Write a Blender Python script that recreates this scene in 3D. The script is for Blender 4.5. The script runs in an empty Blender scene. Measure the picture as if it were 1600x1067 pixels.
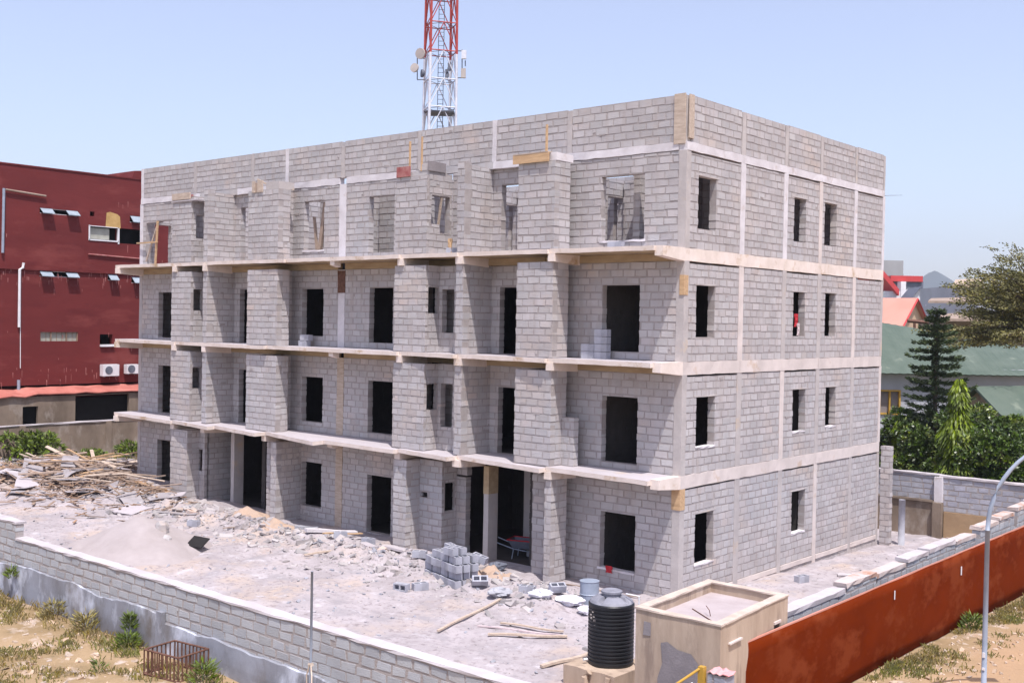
import bpy, math, random
from mathutils import Vector, Matrix, noise
rnd = random.Random(7)
sc = bpy.context.scene
COL = sc.collection
R = math.radians

# ---------------------------------------------------------------- camera, sky, sun
CAMLOC = Vector((16.478, -26.447, 7.628))
yaw, pitch, roll, FPX = 0.7088, -0.0176, 0.0178, 1746.9
fw = Vector((-math.sin(yaw)*math.cos(pitch), math.cos(yaw)*math.cos(pitch), math.sin(pitch)))
rt = Vector((math.cos(yaw), math.sin(yaw), 0)); up = rt.cross(fw)
r2 = math.cos(roll)*rt + math.sin(roll)*up; u2 = -math.sin(roll)*rt + math.cos(roll)*up
cd = bpy.data.cameras.new('camera'); cam = bpy.data.objects.new('camera', cd); COL.objects.link(cam)
cam.matrix_world = Matrix(((r2.x, u2.x, -fw.x, CAMLOC.x), (r2.y, u2.y, -fw.y, CAMLOC.y), (r2.z, u2.z, -fw.z, CAMLOC.z), (0, 0, 0, 1)))
cd.sensor_width = 36; cd.lens = 36*FPX/1600; cd.clip_start = .1; cd.clip_end = 12000
sc.camera = cam
SUN = Vector((.37, -.27, 1.0)).normalized()
w = bpy.data.worlds.new('World'); sc.world = w; w.use_nodes = True
nt = w.node_tree; bg = nt.nodes['Background']
sky = nt.nodes.new('ShaderNodeTexSky'); sky.sky_type = 'NISHITA'; sky.sun_disc = False
sky.sun_elevation = math.asin(SUN.z); sky.sun_rotation = math.atan2(SUN.x, SUN.y)
sky.altitude = 300; sky.air_density = 1.0; sky.dust_density = 2.2; sky.ozone_density = 2.5
hz = nt.nodes.new('ShaderNodeMix'); hz.data_type = 'RGBA'; hz.blend_type = 'ADD'; hz.inputs[0].default_value = 1   # pale dusty veil over the whole sky
hz.inputs[7].default_value = (1.12, .80, .85, 1); nt.links.new(sky.outputs[0], hz.inputs[6])
nt.links.new(hz.outputs[2], bg.inputs[0]); bg.inputs[1].default_value = .15
sd = bpy.data.lights.new('sun', 'SUN'); sd.energy = 4.0; sd.angle = R(.55); sd.color = (1, .955, .92)
so = bpy.data.objects.new('sun', sd); COL.objects.link(so); so.rotation_euler = SUN.to_track_quat('Z', 'Y').to_euler(); so.location = (20, -20, 40)
sc.view_settings.view_transform = 'Standard'; sc.view_settings.look = 'None'; sc.view_settings.exposure = 0.42; sc.view_settings.gamma = 1
sc.render.engine = 'CYCLES'

# ---------------------------------------------------------------- materials
def mk(name, c1, c2=None, scale=3., rough=.85, bump=0., bscale=20., island=0., c3=None, s3=.6, t3=.6, c4=None, s4=.35, t4=.56, streak=None, metal=0., spec=.3, detail=5., stretch=None):
    m = bpy.data.materials.new(name); m.use_nodes = True; n = m.node_tree.nodes; L = m.node_tree.links
    b = n['Principled BSDF']; b.inputs['Roughness'].default_value = rough; b.inputs['Metallic'].default_value = metal
    b.inputs['Specular IOR Level'].default_value = spec
    tc = n.new('ShaderNodeTexCoord'); vec = tc.outputs['Object']
    if stretch:
        mp = n.new('ShaderNodeMapping'); mp.inputs['Scale'].default_value = stretch; L.new(vec, mp.inputs[0]); vec = mp.outputs[0]
    def nz(s, d=detail):
        t = n.new('ShaderNodeTexNoise'); t.inputs['Scale'].default_value = s; t.inputs['Detail'].default_value = d
        t.inputs['Roughness'].default_value = .62; L.new(vec, t.inputs['Vector']); return t.outputs['Fac']
    def ramp(f, a, b_):
        r = n.new('ShaderNodeMapRange'); r.inputs['From Min'].default_value = a; r.inputs['From Max'].default_value = b_; L.new(f, r.inputs['Value']); return r.outputs[0]
    def mix(f, a, b_):
        x = n.new('ShaderNodeMix'); x.data_type = 'RGBA'
        for s, v in ((6, a), (7, b_)):
            if isinstance(v, tuple): x.inputs[s].default_value = (*v, 1)
            else: L.new(v, x.inputs[s])
        L.new(f, x.inputs[0]); return x.outputs[2]
    if c2 is None: c2 = tuple(v*.75 for v in c1)
    col = mix(ramp(nz(scale), .35, .65), c1, c2)
    if c3: col = mix(ramp(nz(s3, 6.), t3, t3+.12), col, c3)
    if c4: col = mix(ramp(nz(s4, 7.), t4, t4+.14), col, c4)
    if streak:
        mp2 = n.new('ShaderNodeMapping'); mp2.inputs['Scale'].default_value = (2.2, 2.2, .28); L.new(tc.outputs['Object'], mp2.inputs[0])
        t2 = n.new('ShaderNodeTexNoise'); t2.inputs['Scale'].default_value = 1.6; t2.inputs['Detail'].default_value = 7; L.new(mp2.outputs[0], t2.inputs['Vector'])
        col = mix(ramp(t2.outputs['Fac'], .52, .70), col, streak)
    if island:
        g = n.new('ShaderNodeNewGeometry'); h = n.new('ShaderNodeHueSaturation')
        r = n.new('ShaderNodeMapRange'); r.inputs['To Min'].default_value = 1-island; r.inputs['To Max'].default_value = 1+island*.75
        L.new(g.outputs['Random Per Island'], r.inputs['Value']); L.new(r.outputs[0], h.inputs['Value'])
        wn = n.new('ShaderNodeTexWhiteNoise'); wn.noise_dimensions = '1D'; L.new(g.outputs['Random Per Island'], wn.inputs['W'])
        r_ = n.new('ShaderNodeMapRange'); r_.inputs['To Min'].default_value = .75; r_.inputs['To Max'].default_value = 1.25
        L.new(wn.outputs['Value'], r_.inputs['Value']); L.new(r_.outputs[0], h.inputs['Saturation'])
        L.new(col, h.inputs['Color']); col = h.outputs[0]
    L.new(col, b.inputs['Base Color'])
    if bump:
        bp = n.new('ShaderNodeBump'); bp.inputs['Strength'].default_value = bump; bp.inputs['Distance'].default_value = .02
        L.new(nz(bscale, 8.), bp.inputs['Height']); L.new(bp.outputs[0], b.inputs['Normal'])
    return m
M = {}
M['block'] = mk('block', (.505, .472, .472), (.420, .392, .394), 1.1, .92, .6, 30, .10, c3=(.50, .43, .395), s3=.45, t3=.55, c4=(.43, .415, .43), s4=.28, t4=.54, streak=(.43, .385, .37))
M['mortar'] = mk('mortar', (.33, .29, .28), (.40, .36, .35), 2.5, .95, .8, 25)
M['blockgrey'] = mk('blockgrey', (.42, .42, .47), (.33, .33, .37), 3, .92, .6, 40, .12)
M['blockwall'] = mk('blockwall', (.44, .45, .475), (.38, .385, .41), 1.5, .92, .6, 30, .12, c3=(.42, .395, .385), s3=.9, t3=.62)
M['concrete'] = mk('concrete', (.68, .595, .56), (.57, .50, .47), 1.3, .85, .3, 18, c3=(.50, .36, .25), s3=.9, t3=.6)
M['slabtop'] = mk('slabtop', (.46, .42, .44), (.43, .39, .41), 1.3, .9, .3, 18, c3=(.48, .40, .35), s3=.9, t3=.6)
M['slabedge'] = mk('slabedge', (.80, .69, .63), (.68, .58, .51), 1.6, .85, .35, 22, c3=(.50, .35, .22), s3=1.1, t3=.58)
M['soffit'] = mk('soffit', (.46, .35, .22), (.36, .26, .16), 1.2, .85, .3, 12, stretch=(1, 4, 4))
M['colgrey'] = mk('colgrey', (.50, .455, .44), (.41, .37, .36), 1.4, .9, .4, 16, c3=(.55, .44, .34), s3=1.2, t3=.58)
M['whitebeam'] = mk('whitebeam', (.70, .66, .68), (.58, .54, .55), 1.8, .85, .3, 20, c3=(.50, .42, .38), s3=1.3, t3=.6)
M['wood'] = mk('wood', (.60, .37, .17), (.45, .26, .11), 2, .7, .3, 30, .12, stretch=(1, 6, 6))
M['woodpale'] = mk('woodpale', (.56, .44, .34), (.42, .31, .23), 3, .75, .3, 30, .15, stretch=(1, 5, 5))
M['woodold'] = mk('woodold', (.38, .27, .205), (.26, .18, .13), 2.5, .85, .4, 25, .22)
M['sheet'] = mk('sheet', (.38, .345, .36), (.28, .25, .26), 1.5, .6, .3, 8, .15, c3=(.45, .28, .18), s3=1.2, t3=.62)
M['rust'] = mk('rust', (.150, .021, .003), (.110, .014, .002), .8, .8, .4, 3, c3=(.180, .036, .011), s3=1.6, t3=.50, detail=2.5, spec=.03, stretch=(1, .6, 1))
M['redwall'] = mk('redwall', (.160, .024, .023), (.125, .018, .018), .5, .75, .3, 6, c3=(.195, .040, .036), s3=.6, t3=.54, c4=(.115, .015, .016), s4=.9, t4=.55, stretch=(1, .35, 1.2))
M['redstain'] = mk('redstain', (.42, .20, .18), (.30, .08, .08), 4, .8)
M['redroof'] = mk('redroof', (.50, .19, .155), (.38, .12, .095), 1.5, .6, .3, 10)
M['orangesand'] = mk('orangesand', (.46, .33, .25), (.40, .30, .24), 2.5, .95, .5, 30)
M['peach'] = mk('peach', (.66, .47, .33), (.58, .40, .27), .3, .9)
M['salmon'] = mk('salmon', (.58, .27, .21), (.52, .23, .175), .3, .6)
M['trimred'] = mk('trimred', (.55, .06, .06), (.45, .05, .05), 1, .6)
M['oldwall'] = mk('oldwall', (.29, .225, .175), (.17, .13, .10), .7, .95, .5, 10, c3=(.35, .30, .26), s3=.9, t3=.55, stretch=(1, 1, .6))
M['tanwall'] = mk('tanwall', (.40, .28, .17), (.30, .20, .12), .8, .95, .4, 10, c3=(.20, .15, .10), s3=1.0, t3=.6)
M['plaster'] = mk('plaster', (.30, .31, .36), (.185, .18, .195), .9, .9, .5, 8, c3=(.50, .52, .60), s3=1.1, t3=.50, stretch=(1, 1, .6), c4=(.17, .15, .14), s4=.7, t4=.52)
M['gateplaster'] = mk('gateplaster', (.50, .39, .30), (.38, .285, .215), 2.2, .9, .4, 14, c3=(.30, .225, .175), s3=2.6, t3=.54, stretch=(1, 1, .22), c4=(.56, .45, .36), s4=1.5, t4=.55)
M['gatecap'] = mk('gatecap', (.58, .48, .41), (.46, .37, .31), 3, .9, .4, 16)
M['patch'] = mk('patch', (.27, .24, .245), (.22, .195, .20), 3, .9, .4, 20)
M['roofdust'] = mk('roofdust', (.46, .40, .405), (.39, .33, .33), 1.5, .95, .3, 20)
M['coping'] = mk('coping', (.54, .50, .52), (.44, .40, .41), 1.5, .9, .3, 16, c3=(.56, .42, .34), s3=1.3, t3=.64)
M['copingred'] = mk('copingred', (.54, .48, .47), (.47, .38, .34), 1.6, .9, .4, 16, c3=(.40, .21, .14), s3=1.3, t3=.52)
M['shell'] = mk('shell', (.13, .115, .11), (.10, .09, .085), 1, .95)
M['black'] = mk('black', (.010, .011, .014), (.016, .017, .021), 2, .42, 0, 1, spec=.45)
M['blacktop'] = mk('blacktop', (.20, .20, .235), (.26, .26, .30), 4, .6, .2, 20, spec=.4)
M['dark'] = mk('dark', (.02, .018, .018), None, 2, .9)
M['steel'] = mk('steel', (.30, .34, .42), (.24, .28, .35), 3, .5, 0, 1, spec=.5)
M['towerwhite'] = mk('towerwhite', (.74, .74, .78), (.55, .55, .62), 2, .5)
M['towerred'] = mk('towerred', (.46, .075, .06), (.36, .05, .04), 2, .5)
M['towergrey'] = mk('towergrey', (.16, .17, .21), (.10, .11, .14), 2, .6)
M['dish'] = mk('dish', (.50, .44, .40), (.42, .37, .34), 1, .6)
M['white'] = mk('white', (.75, .74, .76), (.65, .64, .66), 2, .6)
M['glassgrey'] = mk('glassgrey', (.34, .40, .46), (.26, .31, .36), 2, .25, spec=.6)
M['khaki'] = mk('khaki', (.42, .42, .36), (.34, .33, .28), 4, .7)
M['yellowpatch'] = mk('yellowpatch', (.55, .36, .15), (.44, .27, .10), 3, .9)
M['yellow'] = mk('yellow', (.50, .30, .05), (.42, .24, .04), 2, .5)
M['rustbar'] = mk('rustbar', (.17, .085, .06), (.10, .045, .03), 8, .8)
M['greenroof'] = mk('greenroof', (.085, .115, .092), (.115, .145, .118), .7, .6, .2, 4, c3=(.22, .25, .20), s3=.5, t3=.6, spec=.15)
M['housewall'] = mk('housewall', (.46, .47, .52), (.38, .39, .43), .4, .9)
M['bark'] = mk('bark', (.11, .08, .06), (.07, .05, .04), 5, .9, .5, 15)
M['pine'] = mk('pine', (.085, .118, .05), (.045, .065, .03), 1.2, .7, 0, 1, .35)
M['bigleaf'] = mk('bigleaf', (.20, .175, .062), (.115, .115, .042), .7, .7, 0, 1, .45)
M['ashoka'] = mk('ashoka', (.20, .26, .025), (.10, .15, .014), 1.2, .5, 0, 1, .45)
M['mango'] = mk('mango', (.095, .150, .026), (.042, .075, .014), .9, .36, 0, 1, .6, c3=(.27, .31, .07), s3=1.3, t3=.54, spec=.55)
M['bush'] = mk('bush', (.15, .20, .035), (.08, .115, .02), 2, .6, 0, 1, .4)
M['grass'] = mk('grass', (.20, .21, .06), (.34, .26, .11), .5, .8, 0, 1, .35)
M['rubble'] = mk('rubble', (.45, .415, .41), (.33, .30, .30), .8, .95, .4, 20, .28, c3=(.55, .38, .28), s3=.5, t3=.6)
M['sand'] = mk('sand', (.405, .355, .355), (.345, .30, .295), 1.0, .97, .3, 60)
M['rockgrey'] = mk('rockgrey', (.36, .36, .40), (.22, .22, .25), 3, .9, .6, 12, .2)
M['clothred'] = mk('clothred', (.50, .03, .04), (.40, .02, .03), 3, .8)
M['clothpink'] = mk('clothpink', (.72, .25, .28), (.60, .35, .34), 3, .8)
M['cloth'] = mk('cloth', (.62, .52, .52), (.50, .40, .42), 6, .8)
M['bag'] = mk('bag', (.76, .75, .80), (.64, .64, .70), 3, .7, .4, 10)
M['mountain'] = mk('mountain', (.075, .095, .085), (.06, .07, .06), .004, .95)
M['highrise'] = mk('highrise', (.34, .33, .34), (.26, .25, .26), .1, .9)
M['interior_shade'] = mk('interior_shade', (.085, .075, .07), (.06, .052, .05), 1, .95, .4, 10)  # room shade put into the colour, so lower-storey openings look black

def ground_mat():
    m = bpy.data.materials.new('ground'); m.use_nodes = True; n = m.node_tree.nodes; L = m.node_tree.links
    b = n['Principled BSDF']; b.inputs['Roughness'].default_value = .97; b.inputs['Specular IOR Level'].default_value = .15
    tc = n.new('ShaderNodeTexCoord'); v = tc.outputs['Object']
    def nz(s, d=7., r=.65):
        t = n.new('ShaderNodeTexNoise'); t.inputs['Scale'].default_value = s; t.inputs['Detail'].default_value = d; t.inputs['Roughness'].default_value = r
        L.new(v, t.inputs['Vector']); return t.outputs['Fac']
    def rm(f, a, b_):
        r = n.new('ShaderNodeMapRange'); r.inputs['From Min'].default_value = a; r.inputs['From Max'].default_value = b_; L.new(f, r.inputs['Value']); return r.outputs[0]
    def mix(f, a, b_):
        x = n.new('ShaderNodeMix'); x.data_type = 'RGBA'
        for s, q in ((6, a), (7, b_)):
            if isinstance(q, tuple): x.inputs[s].default_value = (*q, 1)
            else: L.new(q, x.inputs[s])
        L.new(f, x.inputs[0]); return x.outputs[2]
    at = n.new('ShaderNodeAttribute'); at.attribute_name = 'zone'; sp = n.new('ShaderNodeSeparateColor'); L.new(at.outputs['Color'], sp.inputs[0])
    site = mix(rm(nz(.6), .42, .62), (.43, .385, .40), (.34, .302, .312))
    site = mix(rm(nz(.33), .50, .64), site, (.45, .365, .32))
    site = mix(rm(nz(6.), .52, .68), site, (.25, .215, .22))
    site = mix(rm(nz(.9), .53, .66), site, (.33, .30, .315))
    site = mix(rm(nz(1.7), .58, .68), site, (.50, .465, .49))
    out = mix(rm(nz(.5), .42, .6), (.37, .26, .155), (.27, .19, .105))
    out = mix(rm(nz(1.6), .55, .68), out, (.52, .42, .36))
    out = mix(rm(nz(4.), .60, .75), out, (.19, .145, .085))
    road = mix(rm(nz(.45), .4, .62), (.41, .265, .16), (.36, .24, .145))
    road = mix(rm(nz(.28), .56, .66), road, (.49, .41, .38))
    road = mix(rm(nz(3.), .62, .75), road, (.29, .185, .115))
    far = mix(rm(nz(.05), .4, .6), (.24, .22, .15), (.16, .17, .10))
    c = mix(sp.outputs[0], out, site); c = mix(sp.outputs[1], c, road); c = mix(sp.outputs[2], c, far)
    L.new(c, b.inputs['Base Color'])
    bp = n.new('ShaderNodeBump'); bp.inputs['Strength'].default_value = .7; bp.inputs['Distance'].default_value = .05
    L.new(nz(5., 9.), bp.inputs['Height']); L.new(bp.outputs[0], b.inputs['Normal'])
    return m

# ---------------------------------------------------------------- mesh helpers
class MB:
    def __init__(s): s.v = []; s.f = []; s.mi = []
    def add(s, vs, fs, mi=0):
        o = len(s.v); s.v += [tuple(p) for p in vs]; s.f += [tuple(o+i for i in f) for f in fs]; s.mi += [mi]*len(fs)
    def box(s, x0, x1, y0, y1, z0, z1, j=0., mi=0, rz=0., c=None):
        vs = [(x, y, z) for z in (z0, z1) for x, y in ((x0, y0), (x1, y0), (x1, y1), (x0, y1))]
        if j: vs = [tuple(a+rnd.uniform(-j, j) for a in p) for p in vs]
        if rz:
            cx, cy = c or ((x0+x1)/2, (y0+y1)/2); ca, sa = math.cos(rz), math.sin(rz)
            vs = [(cx+(a-cx)*ca-(b-cy)*sa, cy+(a-cx)*sa+(b-cy)*ca, z) for a, b, z in vs]
        s.add(vs, [(0, 3, 2, 1), (4, 5, 6, 7), (0, 1, 5, 4), (1, 2, 6, 5), (2, 3, 7, 6), (3, 0, 4, 7)], mi)
    def obox(s, c, ax, ay, az, j=0., mi=0):
        c, ax, ay, az = Vector(c), Vector(ax), Vector(ay), Vector(az)
        vs = [c+i*ax+k*ay+l*az for l in (-1, 1) for i, k in ((-1, -1), (1, -1), (1, 1), (-1, 1))]
        if j: vs = [p+Vector([rnd.uniform(-j, j) for _ in range(3)]) for p in vs]
        s.add(vs, [(0, 3, 2, 1), (4, 5, 6, 7), (0, 1, 5, 4), (1, 2, 6, 5), (2, 3, 7, 6), (3, 0, 4, 7)], mi)
    def tube(s, pts, r, n=8, r1=None, cap=True, mi=0):
        pts = [Vector(p) for p in pts]; N = len(pts); rings = []
        for i, p in enumerate(pts):
            d = (pts[min(i+1, N-1)]-pts[max(i-1, 0)]).normalized()
            a = Vector((0, 0, 1)) if abs(d.z) < .9 else Vector((1, 0, 0))
            e = d.cross(a).normalized(); g = d.cross(e)
            rr = r if r1 is None else r+(r1-r)*i/(N-1)
            rings.append([p+rr*(math.cos(2*math.pi*k/n)*e+math.sin(2*math.pi*k/n)*g) for k in range(n)])
        vs = [q for ring in rings for q in ring]; fs = []
        for i in range(N-1):
            for k in range(n): fs.append((i*n+k, i*n+(k+1) % n, (i+1)*n+(k+1) % n, (i+1)*n+k))
        if cap: fs += [tuple(range(n)), tuple(range((N-1)*n, N*n))[::-1]]
        s.add(vs, fs, mi)
    def lathe(s, prof, c, n=32, mi=0, warp=None):
        vs = []; fs = []
        for r, z in prof:
            for k in range(n):
                a = 2*math.pi*k/n; rr, zz = (r, z) if not warp else warp(r, z, a)
                vs.append((c[0]+rr*math.cos(a), c[1]+rr*math.sin(a), c[2]+zz))
        for i in range(len(prof)-1):
            for k in range(n): fs.append((i*n+k, i*n+(k+1) % n, (i+1)*n+(k+1) % n, (i+1)*n+k))
        fs.append(tuple(range((len(prof)-1)*n, len(prof)*n)))
        s.add(vs, fs, mi)
    def build(s, name, mats, parent=None, smooth=False):
        me = bpy.data.meshes.new(name); me.from_pydata(s.v, [], s.f)
        for m in (mats if isinstance(mats, (list, tuple)) else [mats]): me.materials.append(M[m] if isinstance(m, str) else m)
        if len(me.materials) > 1: me.polygons.foreach_set('material_index', s.mi)
        if smooth: me.polygons.foreach_set('use_smooth', [True]*len(me.polygons))
        me.update(); o = bpy.data.objects.new(name, me); COL.objects.link(o)
        if parent: o.parent = parent
        return o
def tag(o, label=None, cat=None, group=None, kind=None):
    if label: o['label'] = label
    if cat: o['category'] = cat
    if group: o['group'] = group
    if kind: o['kind'] = kind
    return o
def thing(name, label, cat, group=None, loc=(0, 0, 0), rz=0):
    o = bpy.data.objects.new(name, None); COL.objects.link(o); o.location = loc; o.rotation_euler.z = rz
    o.empty_display_size = .3
    return tag(o, label, cat, group)
def copy_tree(o, parent=None):
    c = o.copy(); COL.objects.link(c); c.parent = parent
    for ch in list(o.children): copy_tree(ch, c)
    return c

def subtract(rects, holes):
    for h in holes:
        a, b, c, d = h; out = []
        for (x0, x1, z0, z1) in rects:
            if b <= x0 or a >= x1 or d <= z0 or c >= z1: out.append((x0, x1, z0, z1)); continue
            if x0 < a: out.append((x0, a, z0, z1))
            if x1 > b: out.append((b, x1, z0, z1))
            m0, m1 = max(x0, a), min(x1, b)
            if z0 < c: out.append((m0, m1, z0, c))
            if z1 > d: out.append((m0, m1, d, z1))
        rects = out
    return rects
ROW = .2146
def block_wall(mb, p0, p1, z0, z1, holes=(), th=.225, bl=.44, row=ROW, jag=0., rough=.013, gap=.042, chip=.012):
    """real blocks proud of a recessed mortar core; p0->p1 is the outer face, outward normal on the right hand"""
    p0, p1 = Vector(p0).to_2d(), Vector(p1).to_2d(); L = (p1-p0).length; d = (p1-p0)/L; nrm = Vector((d.y, -d.x)); inn = -nrm
    def P(u, t, z): q = p0+d*u+inn*t; return (q.x, q.y, z)
    def bx(u0, u1, t0, t1, a, b, mi, j=0):
        if j:   # corners wander in the plane of the wall only
            o_ = lambda: rnd.uniform(0, .0035)
            vs = []
            for z in (a, b):
                ju, jz, jv, jy = (rnd.uniform(-j, j) for _ in range(4))
                vs += [P(u0+ju, t0-o_(), z+jz*.8), P(u1+jv, t0-o_(), z+jy*.8), P(u1+jv, t1+o_(), z+jy*.8), P(u0+ju, t1+o_(), z+jz*.8)]
        else: vs = [P(u, t, z) for z in (a, b) for u, t in ((u0, t0), (u1, t0), (u1, t1), (u0, t1))]
        mb.add(vs, [(0, 3, 2, 1), (4, 5, 6, 7), (0, 1, 5, 4), (1, 2, 6, 5), (2, 3, 7, 6), (3, 0, 4, 7)], mi)
    rc = .005
    hh = [(a-rc, b+rc, c-rc, e+rc) for a, b, c, e in holes]
    for a, b, c, e in subtract([(rc, L-rc, z0, z1-rc)], hh): bx(a, b, rc, th-rc, c, e, 1)
    k = 0; z = z0
    while z < z1-.04:
        zt = min(z+row, z1); u = -bl*(.5 if k % 2 else 0)+rnd.uniform(-.05, .05)
        zj = rnd.uniform(-.006, .006)
        while u < L:
            l = bl*rnd.choice((1, 1, 1, 1, 1, .92, 1.05)); a, b = max(u, 0), min(u+l, L); u += l
            if b-a < .05: continue
            if b-a > .12:
                for (x0, x1, q0, q1) in subtract([(a, b, z, zt)], holes):
                    if x1-x0 < .06 or q1-q0 < .05: continue
                    g = gap/2*rnd.uniform(.7, 1.5)
                    e0 = 0 if x0 <= 0 or any(abs(x0-h[1]) < 1e-4 for h in holes) else g
                    e1 = 0 if x1 >= L-1e-6 or any(abs(x1-h[0]) < 1e-4 for h in holes) else g
                    if jag and zt >= z1-1e-6 and rnd.random() < jag: continue
                    pr = rnd.uniform(-.001, .004)
                    if rnd.random() < chip and x1-x0 > .2 and q1-q0 > .15:   # a chipped block: one corner knocked off
                        cw, chh = rnd.uniform(.05, .14), rnd.uniform(.04, .10)
                        if rnd.random() < .5: bx(x0+e0+cw, x1-e1, -pr, th+pr, q0+g*.9, q1-g*.9, 0, rough); bx(x0+e0, x0+e0+cw, -pr, th+pr, q0+g*.9, q1-g*.9-chh, 0, rough)
                        else: bx(x0+e0, x1-e1-cw, -pr, th+pr, q0+g*.9, q1-g*.9, 0, rough); bx(x1-e1-cw, x1-e1, -pr, th+pr, q0+g*.9+chh, q1-g*.9, 0, rough)
                        continue
                    if rnd.random() < .018 and x1-x0 > .3:   # mortar smeared over a joint
                        su, sz = rnd.uniform(x0, x1-.2), q0+rnd.uniform(-.03, .05)
                        bx(su, su+rnd.uniform(.1, .3), -.009, .02, sz, sz+rnd.uniform(.04, .09), 1, .012)
                    bx(x0+e0, x1-e1, -pr, th+pr, q0+g*.9+zj, q1-g*.9+zj, 0, rough)
            elif not any(h[0] < b and h[1] > a and h[2] < zt and h[3] > z for h in holes):
                bx(a, b, 0, th, z+.012, zt-.012, 0, rough)
        z = zt; k += 1
def rough_bar(mb, a, b, w, h, seg=.5, j=.008, mi=0):
    """bar along a->b (bottom centre line), width w, height h, cast-concrete uneven edges"""
    a, b = Vector(a), Vector(b); n = max(1, int((b-a).length/seg)); d = (b-a).normalized(); s = Vector((d.y, -d.x, 0)).normalized() if abs(d.z) < .9 else Vector((1, 0, 0))
    upv = Vector((0, 0, 1)) if abs(d.z) < .9 else Vector((0, 1, 0)); vs = []; fs = []
    for i in range(n+1):
        c = a+(b-a)*i/n
        for (e, f_) in ((-.5, 0), (.5, 0), (.5, 1), (-.5, 1)):
            q = c+s*(e*w)+upv*((f_ if abs(d.z) < .9 else f_-.5)*h); vs.append(q+Vector([rnd.uniform(-j, j) for _ in range(3)]))
    for i in range(n):
        o = i*4
        for k in range(4): fs.append((o+k, o+(k+1) % 4, o+4+(k+1) % 4, o+4+k))
    fs += [(3, 2, 1, 0), (n*4, n*4+1, n*4+2, n*4+3)]
    mb.add(vs, fs, mi)

# ---------------------------------------------------------------- ground
def smooth(a, b, x): t = max(0, min(1, (x-a)/(b-a))); return t*t*(3-2*t)
def hgt(x, y):
    z = max(0, min(.4, -x*.0125)) - max(0, min(.42, y*.025))
    if y < -12.6 and x < 6: z = .12+.02*noise.noise(Vector((x, y, 0)))
    ins = (-37 < x < 5.7) and (-12.4 < y < 17.2)
    bl = smooth(0, .5, y)*smooth(-28, -27.4, x)*(1-smooth(-.5, .1, x))*(1-smooth(13.2, 13.9, y))
    if ins:
        a = noise.fractal(Vector((x*.5, y*.5, 3)), .7, 2.2, 6)*.09
        m = math.exp(-((y+2.6)/1.1)**2)*smooth(-26, -24, x)*(1-smooth(-2.5, -1, x))
        a += m*(.13+.34*abs(noise.fractal(Vector((x*1.2, y*1.2, 9)), .7, 2.1, 4)))
        m = math.exp(-((y+5.5)/2.5)**2)*math.exp(-((x+9)/6)**2); a += m*.12*abs(noise.noise(Vector((x*.9, y*.9, 5))))
        m = math.exp(-((x+29)/5.5)**2-((y+1.8)/3.5)**2); a += m*.45
        a *= smooth(0, 1.2, 5.7-x)*smooth(0, 1, y+12.4)
        z += a*(1-bl)
        z -= .25*bl
    elif -70 < x < 40 and -40 < y < 60:
        z += noise.fractal(Vector((x*.4, y*.4, 1)), .9, 2.1, 5)*.06
    return z
def axis(a, b, st, far):
    v = []; x = a
    while x <= b: v.append(x); x += st
    lo = []; x = a; s = st
    while x > -far: s *= 1.35; x -= s; lo.append(x)
    hi = []; x = v[-1]; s = st
    while x < far: s *= 1.35; x += s; hi.append(x)
    return lo[::-1]+v+hi
gx = axis(-42, 14, .17, 1500); gy = axis(-19, 20, .17, 1500)
gv = []; gf = []; gc = []
for y in gy:
    for x in gx:
        gv.append((x, y, hgt(x, y)))
        wob = noise.noise(Vector((x*.8, y*.8, 2)))*.25
        site = 1 if (-37 < x < 6.2 and -12.5 < y < 17.5) else 0
        road = smooth(7.2, 8.2, x+wob*2) if y > -12 else 0
        farz = smooth(18, 30, y) if x < 7 else 0
        if x < -41 or x > 60 or y < -60 or y > 60: farz = 1
        gc += [site, road*(1-site), farz*(1-site), 1]
nx = len(gx)
for j in range(len(gy)-1):
    for i in range(nx-1): gf.append((j*nx+i, j*nx+i+1, (j+1)*nx+i+1, (j+1)*nx+i))
me = bpy.data.meshes.new('ground'); me.from_pydata(gv, [], gf); me.materials.append(ground_mat())
at = me.color_attributes.new('zone', 'FLOAT_COLOR', 'POINT'); at.data.foreach_set('color', gc)
me.polygons.foreach_set('use_smooth', [True]*len(me.polygons))
go = bpy.data.objects.new('ground', me); COL.objects.link(go); tag(go, kind='structure')

# ---------------------------------------------------------------- the unfinished block building
S1, S2, S3, RB, PT = 3.45, 6.6, 9.75, 12.67, 13.97
W, D = 27.65, 13.69
B = thing('unfinished_building', 'four-storey unfinished building of bare grey concrete blocks with projecting slabs', 'building', loc=(0, 0, 0))
BM = ['block', 'mortar']
def wall(name, p0, p1, z0, z1, holes=(), **k):
    mb = MB(); block_wall(mb, p0, p1, z0, z1, holes, **k); return mb.build(name, BM, B)
zs = [(.0, S1-.36), (S1, S2-.36), (S2, S3-.36), (S3, RB-.23)]
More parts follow.
